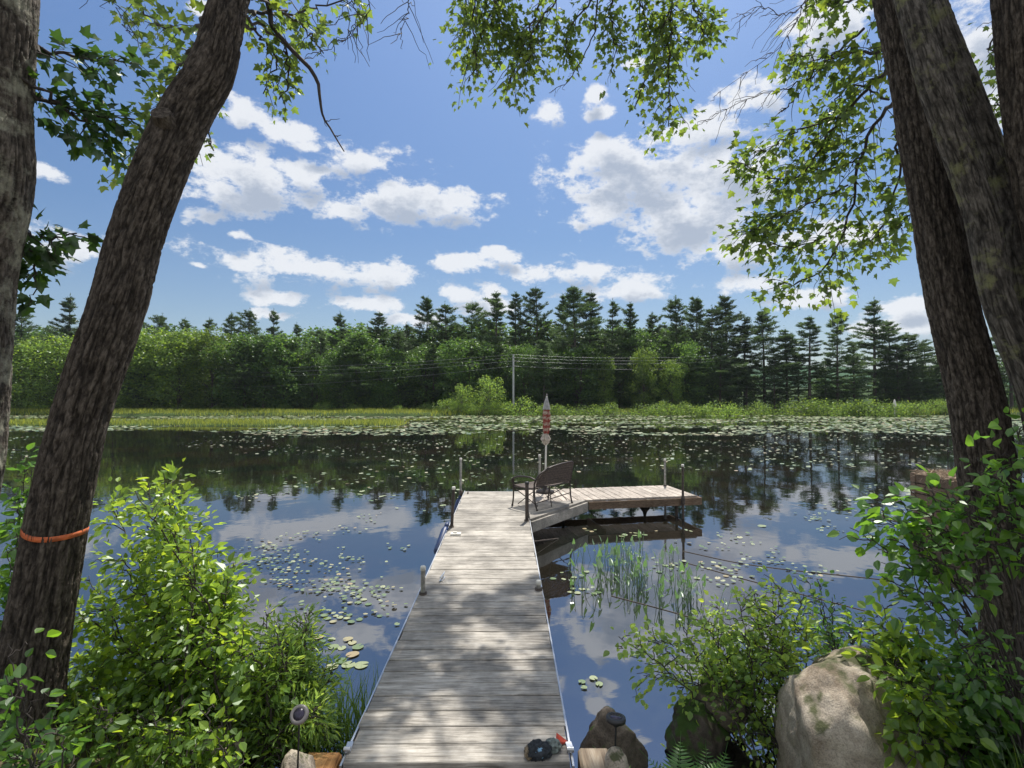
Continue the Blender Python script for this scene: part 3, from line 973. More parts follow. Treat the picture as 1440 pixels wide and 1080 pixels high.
PINES = [(-60, 430), (30, 436), (98, 416), (140, 440), (180, 452), (228, 444), (262, 449), (292, 448), (325, 440), (350, 437), (386, 437), (418, 456),
         (452, 462), (482, 441), (531, 440), (570, 456), (600, 420), (628, 427), (662, 426), (698, 412), (724, 413), (756, 404), (792, 416),
         (810, 404), (828, 412), (860, 424), (886, 427), (916, 440), (951, 417), (978, 421), (1000, 432), (1022, 417), (1046, 446), (1074, 437), (1106, 462),
         (1137, 446), (1176, 440), (1228, 421), (1252, 452), (1276, 470), (1302, 482), (1330, 474), (1368, 462), (1420, 450), (1480, 440)]
rr = random.Random(5)
trees = []
for k, (u, v) in enumerate(PINES):
    Y = rr.uniform(67, 76) if u < 1040 else rr.uniform(63, 69)
    trees.append(('pine_hi', u, place_tree('pine', u, v, Y, rr.uniform(.95, 1.3) * (1.05 if u < 1040 else 1.35), rr.randrange(6))))
# dark lower pines standing in front
for k, u in enumerate([205, 345, 372, 410, 440, 500, 560, 610, 660, 700, 765, 850, 905, 940, 985, 1012, 1050, 1088, 1122, 1160, 1200, 1262, 1318]):
    v = rr.uniform(462, 492) if u < 1040 else rr.uniform(475, 515)
    trees.append(('pine_lo', u, place_tree('pine', u, v, rr.uniform(62.5, 66), rr.uniform(1.3, 1.7), rr.randrange(6))))
# broadleaf back row
for k in range(27):
    u = -10 + k * 37 + rr.uniform(-9, 9)
    if u > 965: break
    v = (464 if u < 590 else 456) + rr.uniform(-10, 12)
    trees.append(('broad_back', u, place_tree('decid', u, v, rr.uniform(76, 83), 1.45, rr.randrange(4))))
# broadleaf front row; the left ones have sunlight painted into their leaf colour
for k in range(36):
    u = 22 + k * 28.5 + rr.uniform(-8, 8)
    if u > 1040: break
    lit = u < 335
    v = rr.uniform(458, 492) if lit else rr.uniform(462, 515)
    trees.append(('broad_sunlit' if lit else 'broad_dark', u, place_tree('lit' if lit else 'decid', u, v, rr.uniform(63, 68), rr.uniform(.85, 1.3), rr.randrange(4))))
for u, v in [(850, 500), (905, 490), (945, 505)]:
    trees.append(('broad_sunlit', u, place_tree('lit', u, v, 62.5, 0.75, rr.randrange(3))))
for u, v in [(1060, 528), (1092, 545), (1150, 530), (1172, 540), (1200, 530), (1245, 515), (1272, 520), (1298, 512), (1325, 505), (1380, 500), (1430, 500)]:
    trees.append(('broad_small', u, place_tree('decid', u, v, rr.uniform(66, 70), 0.9, rr.randrange(4))))
desc = {'pine_hi': ('tall dark pine on the skyline', 'tall pines of the far treeline', 'tall pine'),
        'pine_lo': ('shorter dark pine fronting the far wood', 'shorter pines at the front of the far wood', 'shorter pine'),
        'broad_back': ('broadleaf tree deep in the far wood', 'broadleaf trees at the back of the far wood', 'back tree'),
        'broad_dark': ('dark broadleaf tree along the far shore', 'dark broadleaf trees of the far shore', 'tree'),
        'broad_sunlit': ('pale sunlit broadleaf tree along far shore', 'pale broadleaf trees of the far shore', 'pale tree'),
        'broad_small': ('small broadleaf tree under the open pines', 'small trees on the right far shore', 'small tree')}
for kind, (d, gname, short) in desc.items():
    sel = sorted([t for t in trees if t[0] == kind], key=lambda t: t[1])
    left = [t for t in sel if t[1] < 722][::-1]
    right = [t for t in sel if t[1] >= 722]
    for side, lst in (('left', left), ('right', right)):
        for n_, t in enumerate(lst):
            t[2]['label'] = f"{d}, {ordinal(n_ + 1)} to the {side} of the utility pole"
            t[2]['group'] = gname
            t[2]['category'] = 'tree'

# shore shrubs
shr = []
spec = []
for u in np.arange(628, 745, 17): spec.append((u, 567 + rr.uniform(-5, 5), 57.5))
for u in np.arange(752, 870, 20): spec.append((u, 571 + rr.uniform(-3, 2), 57.5))
for u in np.arange(905, 1040, 17): spec.append((u, 569 + rr.uniform(-2, 3), 57.0))
for u in np.arange(1130, 1345, 20): spec.append((u, 566 + rr.uniform(-3, 3), 57.5))
for u in (215, 250, 305, 345, 400, 452, 500, 560, 598): spec.append((u, 569 + rr.uniform(-3, 3), 61.5))
for u in (1060, 1095, 1390, 1440): spec.append((u, 569, 59))
for k, (u, v, Y) in enumerate(sorted(spec)):
    o = place_tree('shrub', u, v, Y + rr.uniform(-.5, .5), 0.95, rr.randrange(3))
    shr.append((u, o))
lft = [t for t in shr if t[0] < 722][::-1]; rgt = [t for t in shr if t[0] >= 722]
for side, lst in (('left', lft), ('right', rgt)):
    for n_, t in enumerate(lst):
        t[1]['label'] = f"low bright shrub on the far bank, {ordinal(n_ + 1)} to the {side} of the utility pole"
        t[1]['group'] = 'low shrubs along the far bank'
        t[1]['category'] = 'shrub'
for (u, v, w_, lb) in [(688, 530, 0.9, 'tallest bright green sapling on the far bank, just left of the utility pole'),
                       (650, 541, 0.8, 'bright green rounded sapling on the far bank, second left of the utility pole')]:
    o = place_tree('sapling', u, v, 58.6, w_, 0)
    tag(o, lb, 'small tree', 'bright saplings left of the utility pole')

# utility pole and wires
pole = thing('utility_pole', 'thin pale grey utility pole standing on the far bank', 'pole', tuple(G(722, 566, 0.3) * 0 + np.array([P(722, 560, 60.5)[0], 60.5, 0.2])))
mb = MB(); mb.tube([(0, 0, 0), (0, 0, 6.9)], [0.13, 0.10], 10); mb.build('shaft', mat_simple('pale_pole', (0.42, 0.43, 0.42), 0.7, var=0.15, scale=2), pole)
for k, z in enumerate((6.85, 6.5, 6.1, 5.5)):
    mb = MB()
    mb.lathe([(0, -.06), (.05, -.05), (.035, 0), (.05, .03), (.0, .07)], (0, -0.13, z), 8)
    mb.build('insulator', M['lamp_grey'], pole)
wm = mat_simple('grey_wire', (0.30, 0.31, 0.32), 0.5, 0.5)
px = pole.location.x
for k, (z, ul, vl, ur, vr) in enumerate([(6.85, 300, 519, 1010, 500), (6.5, 300, 525, 1010, 504), (6.1, 300, 531, 1010, 508), (5.5, 330, 545, 1010, 516)]):
    for side, (uu, vv, YY) in (('left', (ul, vl, 63.0)), ('right', (ur, vr, 63.0))):
        e = P(uu, vv, YY)
        s = np.array([px, 60.35, z + 0.2])
        t = np.linspace(0, 1, 30)[:, None]
        pts = s * (1 - t) + e * t - np.array([0, 0, 1]) * 4 * t * (1 - t) * 0.35
        mb = MB(); mb.tube(pts, 0.009, 5)
        tag(mb.build('power_line', wm), f"thin overhead wire running {side} from the utility pole, {['topmost', 'second from the top', 'third from the top', 'lowest'][k]} on its side", 'wire', 'wires on the utility pole')

# white marker in the right-hand shrubs
mb = MB()
mp_ = P(1258, 566, 55.8)
mb.lathe([(0, 0), (.16, .0), (.17, .25), (.12, .5), (.05, .75), (.0, .8)], (mp_[0], 55.8, mp_[2] - 0.45), 10)
mb.tube([(mp_[0], 55.8, -0.5), (mp_[0], 55.8, mp_[2] - 0.4)], 0.04, 6)
tag(mb.build('marker_post', M['white']), 'small white marker in front of the low shrubs on the right far bank', 'marker')

# ------------------------------------------------------------ marsh grass on the left far bank and islet
RNG = np.random.default_rng(31)
def blades(n, xr, yr, h, w, name, mat, lean=0.25, zf=ground_z, minz=-0.12):
    mb = MB()
    x = RNG.uniform(*xr, n); y = RNG.uniform(*yr, n)
    z = zf(x, y)
    k = z > minz
    x, y, z = x[k], y[k], z[k]
    m_ = len(x)
    d = unit(np.stack([RNG.normal(size=m_) * lean, RNG.normal(size=m_) * lean, np.ones(m_)], -1))
    pn = 0.55 + 0.9 * fbm(np.stack([x * .35, y * .35, 0 * x], -1), 3, 8)
    add_leaves(mb, np.stack([x, y, z - 0.02], -1), d, unit(np.stack([RNG.normal(size=m_), RNG.normal(size=m_) - .5, np.zeros(m_)], -1)), h * pn * (0.6 + 0.7 * RNG.random(m_)), mat[1])
    return mb.build(name, mat[0])
TPL['blade'] = (np.array([[-.05, 0, 0], [.05, 0, 0], [.03, .6, -.03], [0, 1, -.16]]), np.array([[0, 1, 2], [0, 2, 3]]))
tag(blades(26000, (-75, -6.5), (55.0, 66), 0.42, 0, 'marsh_grass', (M['marsh'], 'blade')), 'bright marsh grass covering the left far bank', 'grass', kind='stuff')
tag(blades(17000, (-50, -6.0), (35.6, 42), 0.32, 0, 'marsh_grass', (M['marsh'], 'blade')), 'low marsh grass on the long islet in front of the left far bank', 'grass', kind='stuff')
tag(blades(24000, (-6.5, 90), (55.0, 66), 0.38, 0, 'bank_grass', (M['marsh'], 'blade')), 'grass growing between the shrubs on the right far bank', 'grass', kind='stuff')

# ------------------------------------------------------------ lily pads
RNG = np.random.default_rng(77)
pads = []      # x, y, r
def in_frame(x, y):
    return abs(x / y) < 1.02
# dense far raft
n = 34000
x = RNG.uniform(-62, 68, n); y = 28 + 29 * RNG.random(n) ** 1.0
edge = 28.3 + 2.2 * np.sin(x * 0.11) + 1.6 * np.sin(x * 0.31 + 2) + 3.0 * sstep((-x - 2) / 14) * 1.2 - 1.5 * (x > 6)
dn_ = fbm(np.stack([x * .10, y * .42, 0 * x], -1), 4, 21)
keep = (y > edge) & (dn_ > 0.36 + 0.10 * (y > 44)) & (ground_z(x, y) < -0.1)
for a, b_ in zip(x[keep], y[keep]):
    pads.append((a, b_, RNG.uniform(.07, .19)))
# scattered mid-water pads
n = 5200
x = RNG.uniform(-26, 30, n); y = 8.5 + 20.5 * RNG.random(n) ** 0.85
dn_ = fbm(np.stack([x * .22, y * .3, 0 * x], -1), 4, 41)
keep = (np.abs(x / y) < 1.0) & (dn_ > 0.44 + 0.10 * (x < -6)) & ~((x > -1.2) & (x < 3.8) & (y < 10.6))
for a, b_ in zip(x[keep], y[keep]):
    pads.append((a, b_, RNG.uniform(.03, .07)))
# streaks of pads on the near left
def patch(u, v, su, sv, n, r0, r1, tilt=0.0):
    while n > 0:
        cu, cv = RNG.normal() * su, RNG.normal() * sv
        k = int(RNG.integers(3, 16))
        n -= k
        ks = RNG.uniform(.5, 1.4)
        for _ in range(k):
            du, dv = cu + RNG.normal() * 13 * ks, cv + RNG.normal() * 3.6 * ks
            g = G(u + du, v + dv + tilt * du)
            if g[1] < 3.6: continue
            xx, yy = g[0], g[1]
            if -0.95 - 0.0085 * yy < xx < 0.40 and yy < 10.2: continue
            if 0.2 < xx < 3.6 and 8.3 < yy < 10.5: continue
            pads.append((xx, yy, RNG.uniform(r0, r1) * .86))
patch(430, 800, 55, 22, 230, .012, .036, 0.1)
patch(500, 825, 40, 18, 120, .014, .036)
patch(400, 775, 50, 14, 110, .012, .034)
patch(520, 770, 45, 30, 50, .018, .034)
patch(480, 870, 40, 12, 24, .025, .045)
patch(495, 921, 28, 8, 13, .045, .07)
patch(455, 895, 26, 9, 8, .04, .06)
patch(560, 880, 18, 14, 8, .025, .04)
patch(900, 738, 60, 8, 30, .03, .055)
patch(960, 752, 60, 10, 22, .03, .055)
patch(860, 830, 55, 16, 26, .025, .045)
patch(1080, 770, 80, 30, 95, .02, .036, 0.15)
patch(1020, 810, 60, 16, 40, .025, .045, 0.1)
patch(850, 975, 25, 14, 7, .025, .04)
patch(905, 1000, 12, 6, 4, .03, .05)
patch(330, 700, 60, 14, 50, .02, .045)
patch(1180, 720, 60, 20, 80, .025, .045)
# drop overlapping near pads
pads.sort(key=lambda t: -t[2] / t[1])
kept = []
cell = {}
for (a, b_, r_) in pads:
    if b_ < 28:
        ok = True
        ci, cj = int(a // .3), int(b_ // .3)
        for ii in (-1, 0, 1):
            for jj in (-1, 0, 1):
                for (p_, q_, s_) in cell.get((ci + ii, cj + jj), []):
                    if (p_ - a) ** 2 + (q_ - b_) ** 2 < ((r_ + s_) * 0.9) ** 2: ok = False
        if not ok: continue
        cell.setdefault((ci, cj), []).append((a, b_, r_))
    kept.append((a, b_, r_))
pads = kept
def pad_geo(seg):
    th = np.linspace(0.22, 2 * pi - 0.22, seg)
    rr_ = 1 + 0.04 * np.sin(th * 3)
    v = np.vstack([[0.08, 0, 0], np.stack([rr_ * np.cos(th), rr_ * np.sin(th), 0.02 * np.sin(th * 4)], -1)])
    f = np.array([[0, k, k + 1] for k in range(1, seg)])
    return v, f
vis = [k for k, (a, b_, r_) in enumerate(pads) if in_frame(a, b_)]
hero = set(sorted(vis, key=lambda k: -pads[k][2] / pads[k][1])[:300])
pv, pf = pad_geo(15)
pmesh = None
for q, k in enumerate(sorted(hero)):
    a, b_, r_ = pads[k]
    if pmesh is None:
        mb = MB(); mb.add(pv, pf)
        o = mb.build('lily_pad', M['pad']); pmesh = o.data
    else:
        o = bpy.data.objects.new('lily_pad', pmesh); COL.objects.link(o)
    o.location = (a, b_, 0.006 + 0.002 * (q % 3)); o.rotation_euler = (RNG.normal() * .03, RNG.normal() * .03, RNG.random() * 6.28); o.scale = (r_, r_ * RNG.uniform(.85, 1), r_)
    side = 'on the near left of the dock' if a < -0.5 else 'on the near right of the dock'
    if 5.5 < b_ <= 10.5: side = 'halfway along the left side of the dock' if a < -0.5 else ('on the water right of the bench and below the arm' if a < 3.6 else 'on the water beyond the right end of the arm')
    if b_ > 10.5: side = 'beyond the dock to the left of the bench' if a < 0 else 'beyond the dock to the right of the bench'
    size_ = 'larger round' if r_ / b_ > .0075 else 'small'
    tag(o, f'{size_} pale lily pad {side}', 'lily pad', f'{size_} lily pads {side}')
mb = MB()
pv2, pf2 = pad_geo(8)
rest = [pads[k] for k in range(len(pads)) if k not in hero]
R_ = np.array(rest)
th = RNG.random(len(R_)) * 6.28
ctv, stv = np.cos(th)[:, None], np.sin(th)[:, None]
tx, ty = RNG.normal(size=len(R_)) * .10, RNG.normal(size=len(R_)) * .10
vx = (pv2[None, :, 0] * ctv - pv2[None, :, 1] * stv) * R_[:, 2:3]
vy = (pv2[None, :, 0] * stv + pv2[None, :, 1] * ctv) * R_[:, 2:3]
vz = 0.012 + RNG.random(len(R_))[:, None] * 0.012 + vx * tx[:, None] + vy * ty[:, None]
vz = np.maximum(vz, 0.003) + 0.0
V = np.stack([vx + R_[:, 0:1], vy + R_[:, 1:2], vz], -1).reshape(-1, 3)
Fp = (pf2[None] + (np.arange(len(R_)) * len(pv2))[:, None, None]).reshape(-1, 3)
mb.add(V, Fp)
tag(mb.build('lily_pads', M['pad']), 'raft of countless small lily pads spread over the pond', 'lily pads', kind='stuff')

# ------------------------------------------------------------ dock
DZ = 0.38
TH = 0.0085                     # the dock heads this little to the left
def dock_x(y): return -0.243 - TH * y
dock = thing('dock', 'weathered grey wooden dock reaching out over the pond with an arm to the right', 'dock', (0, 0, 0))
W = 1.10
rd = random.Random(3)
mb = MB()
y = 2.585
bw = 0.138
while y < 9.62:
    mb.box((dock_x(y) + rd.uniform(-.005, .005), y, DZ - 0.016 + rd.uniform(-.0022, .0022)), (W + rd.uniform(-.012, .012), bw - 0.007, 0.032), rz=TH + rd.uniform(-.002, .002), ch=0.004)
    y += bw
main_end = y - bw / 2
mb.build('deck_boards', M['deck'], dock)
# arm
A0 = np.array([0.262, 8.58]); ang = radians(11.0)
ad_ = np.array([cos(ang), sin(ang)]); an_ = np.array([-sin(ang), cos(ang)])
arm_len, arm_w = 3.13, 1.08
M['arm_deck'] = mat_wood('arm_deck_wood', [(0.17, 0.14, 0.115), (0.38, 0.33, 0.28), (0.54, 0.48, 0.42)], 'y', rz=ang, stain=0.3)
mb = MB()
s = 0.12
while s < arm_len:
    c_ = A0 + ad_ * s + an_ * (arm_w / 2)
    ww = arm_w + rd.uniform(-.012, .012)
    # boards run across the arm
    b0 = MB(); b0.box((0, 0, 0), (ww, bw - 0.010, 0.032), ch=0.004)
    v = b0.v[0]
    Rz = ang + pi / 2
    R = np.array([[cos(Rz), -sin(Rz), 0], [sin(Rz), cos(Rz), 0], [0, 0, 1]])
    mb.add(v @ R.T + np.array([c_[0], c_[1], DZ - 0.016 + rd.uniform(-.002, .002)]), b0.f[0])
    s += bw
mb.build('arm_boards', M['arm_deck'], dock)
# triangular corner brace deck
mb = MB()
c1 = np.array([0.262, 7.42]); c2 = A0 + ad_ * 1.02; c3 = A0 + an_ * .02
tri = np.array([[*c1, DZ - .002], [*c2, DZ - .002], [*c3, DZ - .002], [*c1, DZ - .04], [*c2, DZ - .04], [*c3, DZ - .04]])
mb.add(tri, [[0, 1, 2], [3, 5, 4]]); mb.add(tri, [[0, 3, 4, 1], [1, 4, 5, 2], [2, 5, 3, 0]])
mb.build('corner_brace', M['gusset'], dock)
# fascias
def plank(mb, a, b_, zc, h, t=0.038):
    a, b_ = np.array(a), np.array(b_)
    d = b_ - a; Ld = np.linalg.norm(d)
    mb.box(((a[0] + b_[0]) / 2, (a[1] + b_[1]) / 2, zc), (Ld, t, h), rz=atan2(d[1], d[0]))
mb = MB()
plank(mb, A0 + ad_ * 1.06 - an_ * .02, A0 + ad_ * (arm_len - .0) - an_ * .02, DZ - 0.098, 0.125)
plank(mb, A0 + an_ * (arm_w + .02), A0 + ad_ * arm_len + an_ * (arm_w + .02), DZ - 0.098, 0.125)
plank(mb, A0 + ad_ * (arm_len + .02) - an_ * .03, A0 + ad_ * (arm_len + .02) + an_ * (arm_w + .04), DZ - 0.098, 0.125)
plank(mb, A0 + ad_ * 1.4 + an_ * .1, A0 + ad_ * 1.4 + an_ * (arm_w - .1), DZ - 0.13, 0.16)
mb.build('fascia', M['fascia'], dock)
mb = MB()
plank(mb, c1 + np.array([.014, -.02]), c2 + np.array([.014, -.02]), DZ - 0.112, 0.15)
mb.build('brace_fascia', M['gusset'], dock)
mb = MB()
for sx in (-1, 1):
    xx = sx * (W / 2 - 0.02)
    plank(mb, (dock_x(2.5) + xx, 2.5), (dock_x(9.66) + xx, 9.66), DZ - 0.115, 0.155)
for yy in (2.52, 4.9, 7.3, 9.64):
    plank(mb, (dock_x(yy) - W / 2 + .05, yy), (dock_x(yy) + W / 2 - .05, yy), DZ - 0.12, 0.14)
mb.build('stringer', M['gusset'], dock)
# pale edge trim along both sides
mb = MB()
for sx in (-1, 1):
    xx = sx * (W / 2 + 0.010)
    plank(mb, (dock_x(2.5) + xx, 2.5), (dock_x(7.38 if sx > 0 else 9.66) + xx, 7.38 if sx > 0 else 9.66), DZ - 0.022, 0.034, 0.010)
plank(mb, (dock_x(9.66) - W / 2, main_end + .02), (dock_x(9.66) + W / 2 + .3, main_end + .02), DZ - 0.022, 0.034, 0.010)
mb.build('edge_trim', M['alu'], dock)
# posts
def post(u, v, Y, z0, mat, r=0.021, lean=(0, 0), capm='white', lab=None, dx=None):
    top = P(u, v, Y)
    mb = MB()
    h = top[2] - z0
    pts = [(top[0] + lean[0] * h, Y + lean[1] * h, z0), (top[0], Y, top[2])]
    mb.tube(pts, r, 12)
    po = mb.build('pipe_post', M[mat], dock)
    if lab: po['label'] = lab
    mb = MB(); mb.lathe([(0, -.012), (r + .004, -.012), (r + .004, .016), (r + .000, .026), (0, .028)], (top[0], Y, top[2]), 12)
    mb.build('cap', M[capm], po)
    mb = MB()   # bracket that clamps the pipe to the dock
    bx, by = top[0] + lean[0] * (top[2] - DZ + .05), Y + lean[1] * (top[2] - DZ + .05)
    mb.lathe([(r + .001, -.07), (r + .014, -.07), (r + .014, .07), (r + .001, .07)], (bx, by, DZ - .05), 12)
    mb.build('bracket', M['pipe_dark'], po)
post(648, 646, 9.55, -0.7, 'pipe')
post(638, 687, 6.95, -0.7, 'pipe_dark', lean=(-0.05, 0), lab='dark pipe post with a pale rounded cap')
post(595, 800, 4.62, -0.7, 'pipe')
post(757.5, 820, 4.72, -0.7, 'pipe')
post(741, 680, 7.30, -0.7, 'pipe_dark', r=0.026, capm='black', lab='thick dark pipe post beside the bench')
post(759, 641, 9.72, -0.7, 'pipe')
post(935, 647, 10.12, -0.7, 'pipe')
post(960, 655, 9.02, -0.7, 'pipe_dark', lab='dark pipe post near the end of the arm')
# cleats, hinges, small bracket
def cleat(x, y, rz, mat='alu', s=1.0):
    mb = MB()
    mb.box((x, y, DZ + 0.004 * s), (0.11 * s, 0.035 * s, 0.008 * s), rz=rz)
    d = np.array([cos(rz), sin(rz), 0])
    c_ = np.array([x, y, DZ])
    for q in (-.022, .022):
        mb.tube([c_ + d * q * s, c_ + d * q * s + np.array([0, 0, .035 * s])], .008 * s, 8)
    mb.tube([c_ - d * .085 * s + np.array([0, 0, .045 * s]), c_ - d * .05 * s + np.array([0, 0, .037 * s]), c_ + d * .05 * s + np.array([0, 0, .037 * s]), c_ + d * .085 * s + np.array([0, 0, .045 * s])], [.005 * s, .009 * s, .009 * s, .005 * s], 8)
    return mb.build('cleat', M[mat], dock)
g_ = G(619, 815, DZ); cleat(g_[0] + .02, g_[1], 1.45, s=1.0)
g_ = G(658, 694, DZ); cleat(g_[0], g_[1], 1.5, 'pipe_dark', .8)
g_ = G(641, 752, DZ)
mb = MB(); mb.box((g_[0], g_[1], DZ + .012), (.13, .09, .024), rz=.05, ch=.006); mb.box((g_[0] - .01, g_[1], DZ + .031), (.05, .025, .014))
mb.build('bumper_bracket', M['white'], dock)
for u in (491, 801):
    g_ = G(u, 1052, DZ)
    mb = MB()
    mb.box((g_[0], g_[1], DZ + .006), (.03, .07, .012), rz=0.1, ch=.003)
    mb.tube([(g_[0] - .016, g_[1] - .03, DZ + .016), (g_[0] + .016, g_[1] - .03, DZ + .016)], .011, 10)
    mb.build('hinge', M['alu'], dock)
# submerged legs and cross pieces under the arm
mb = MB()
for sct, nn_ in ((2.55, .96), (2.75, .1), (0.9, .96)):
    q = A0 + ad_ * sct + an_ * nn_
    mb.tube([(q[0], q[1], -.8), (q[0], q[1], DZ - .05)], .028, 10)
q = A0 + ad_ * 2.55 + an_ * .96
mb.lathe([(0, -.02), (.11, -.02), (.10, .03), (.045, .10), (.03, .16), (0, .16)], (q[0], q[1], 0.0), 12)
mb.build('arm_leg', M['pipe_dark'], dock)

# landing boards nearer than the dock
landing = thing('landing', 'grey wooden landing boards on the bank at the near end of the dock', 'boardwalk')
mb = MB(); y = 2.385
while y > 0.3:
    mb.box((dock_x(y) - .012, y, DZ - 0.036 + rd.uniform(-.002, .002)), (W - .03 + rd.uniform(-.01, .01), .19 - 0.008, 0.036), rz=TH + rd.uniform(-.003, .003), ch=0.004)
    y -= 0.19
mb.build('boards', M['deck'], landing)
mb = MB()
for sx in (-1, 1):
    plank(mb, (dock_x(0.3) + sx * (W / 2 - .005), 0.3), (dock_x(2.49) + sx * (W / 2 - .005), 2.49), DZ - 0.085, 0.13, .036)
mb.build('side_board', M['gusset'], landing)
# squared timbers on both sides
def timber(u0, u1, v, mat, label, z, rz=0.0, L_=0.75):
    a = G(u0, v, z); b_ = G(u1, v, z)
    w_ = b_[0] - a[0]
    c_ = (a + b_) / 2
    o = thing('timber_block', label, 'timber', (c_[0], c_[1] - L_ / 2, z - 0.16), rz=rz)
    mb = MB()
    xs_ = np.array([-w_ / 2, -w_ / 2 + .012, w_ / 2 - .012, w_ / 2])
    pr = [(-w_ / 2, -.16), (-w_ / 2, .145), (-w_ / 2 + .014, .16), (w_ / 2 - .014, .16), (w_ / 2, .145), (w_ / 2, -.16)]
    v_ = np.array([[p, q, r_ + .0] for q in (-L_ / 2, L_ / 2 - .012) for p, r_ in pr])
    f_ = [[k, (k + 1) % 6, (k + 1) % 6 + 6, k + 6] for k in range(6)] + [[0, 5, 4, 1], [1, 4, 3, 2], [6, 7, 10, 11], [7, 8, 9, 10]]
    mb.add(v_, f_)
    mb.build('timber', mat, o)
    return o
timber(432, 482, 1056, M['timber'], 'orange brown squared timber lying left of the landing', 0.33)
timber(812, 856, 1050, M['timber2'], 'weathered brown squared timber lying right of the landing', 0.33)

# navy bumpers hanging on the left side
def bumper(a, b_, r, label):
    a, b_ = np.array(a), np.array(b_)
    root = thing('dock_bumper', label, 'bumper', tuple((a + b_) / 2), group='navy bumpers on the left side of the dock')
    ax = unit(b_ - a); c_ = (a + b_) / 2
    mb = MB()
    hl = np.linalg.norm(b_ - a) / 2
    mb.lathe([(0, -hl), (r * .7, -hl), (r, -hl + .03), (r, hl - .05), (r * .75, hl - .01), (r * .5, hl), (0, hl)], (0, 0, 0), 16, axis=ax)
    mb.build('body', M['blue'], root)
    mb = MB()
    mb.lathe([(0, 0), (r * .62, 0), (r * .62, .05), (r * .45, .09), (0, .09)], tuple(ax * (hl - .002)), 12, axis=ax)
    mb.build('collar', M['blue'], root)
bumper(P(614, 778, 6.55), P(627, 742, 6.9), 0.050, 'long navy blue bumper hanging at a slant beside the dark capped post')
bumper(P(640, 722, 9.3), P(646, 702, 9.5), 0.052, 'small navy blue bumper at the far left corner of the dock')

# ------------------------------------------------------------ bench
wd = unit(np.array([0.72, 0.69, 0.0])); fd = unit(np.array([-0.69, 0.72, 0.0]))
BL = np.array([0.345, 7.97, DZ + .001])
bench = thing('bench', 'brown wicker garden bench with its back to the camera on the dock corner', 'bench', tuple(BL))
def B(a, b_, z):     # along width, forward, height
    return wd * a + fd * b_ + np.array([0, 0, z])
BW, BD = 0.86, 0.46
mb = MB()
# back frame: hoop
rail = smooth_path([B(0, 0, .40), B(.0, -.03, .46), B(.06, -.05, .545), B(.25, -.07, .63), B(.50, -.08, .672), B(.76, -.08, .69), B(.845, -.07, .675), B(.87, -.05, .62), B(.86, -.02, .42), B(BW, 0, .33)], 48)
mb.tube(rail, .0135, 8)
mb.tube(smooth_path([B(0, 0, .33), B(0.02, -.01, .36), B(.45, -.02, .335), B(BW, -.0, .36)], 14), .010, 8)
mb.build('back_frame', M['iron'], bench)
mb = MB()
def legp(a, b_, top, splay):
    mbl = MB()
    mbl.tube(smooth_path([B(a + splay[0], b_ + splay[1], 0), B(a + splay[0] * .2, b_ + splay[1] * .2, .15), B(a, b_, top)], 10), [.013] * 3 + [.0125] * 7, 8)
    mbl.lathe([(0, 0), (.018, 0), (.018, .02), (.0, .024)], tuple(B(a + splay[0], b_ + splay[1], 0)), 8)
    mbl.build('leg', M['iron'], bench)
legp(0, 0, .40, (.01, -.05)); legp(BW, 0, .40, (-.01, -.05)); legp(0, BD, .44, (0, .03)); legp(BW, BD, .44, (0, .03))
mb = MB()
for a in (0, BW):
    arm_ = smooth_path([B(a, -.02, .47), B(a, .12, .50), B(a, .34, .485), B(a, BD + .02, .44), B(a, BD + .03, .38)], 18)
    mb.tube(arm_, .014, 8)
mb.build('armrest', M['iron'], bench)
mb = MB()
for pts in ([B(0, 0, .10), B(BW, 0, .16), ], [B(0, 0, .32), B(0, BD, .31)], [B(BW, 0, .32), B(BW, BD, .31)], [B(0, BD, .31), B(BW, BD, .31)],
            [B(.0, 0.0, .30), B(.10, BD, .02)], [B(.0, BD, .30), B(.08, 0, .05)], [B(BW, 0, .30), B(BW - .1, BD, .03)], [B(BW, BD, .30), B(BW - .08, 0, .05)],
            [B(.40, 0, .0), B(.37, .02, .32)], [B(.45, BD, .0), B(.47, BD, .31)]):
    mb.tube(smooth_path(pts, 4), .0075, 6)
mb.build('seat_frame', M['iron'], bench)
# woven seat and back
mb = MB()
for k in range(30):
    a = .02 + (BW - .04) * k / 29
    mb.tube(smooth_path([B(a, .0, .335), B(a, .23, .318), B(a, BD, .325)], 6), .0085, 4)
for k in range(16):
    b_ = .01 + (BD - .02) * k / 15
    mb.tube([B(.01, b_, .333 - .012 * sin(k * pi / 15)), B(BW - .01, b_, .333 - .012 * sin(k * pi / 15))], .008, 4)
mb.build('seat', M['wicker'], bench)
mb = MB()
def topz(a):
    rr_ = rail - 0
    al = rr_ @ wd
    k = np.argmin(np.abs(al - a) + (rr_[:, 2] < .47) * .5)
    return rr_[k, 2]
for k in range(34):
    a = .03 + (BW - .05) * k / 33
    zt = topz(a)
    zl = .36 if k % 1 == 0 else .40
    pts = smooth_path([B(a, -.01, zl), B(a, -.04, (zl + zt) / 2), B(a, -.075, zt)], 7)
    mb.tube(pts, .0075, 4)
for k in range(16):
    z = .365 + .02 * k
    a0 = .02 if z < .5 else .02 + max(0, (z - .5)) ** 1.1 * 1.6
    if z > .655: continue
    yb = -.01 - .065 * (z - .36) / .31
    mb.tube([B(a0, yb - .006 * (k % 2), z), B(BW, yb - .006 * (k % 2), z)], .0078, 4)
mb.build('backrest', M['wicker'], bench)

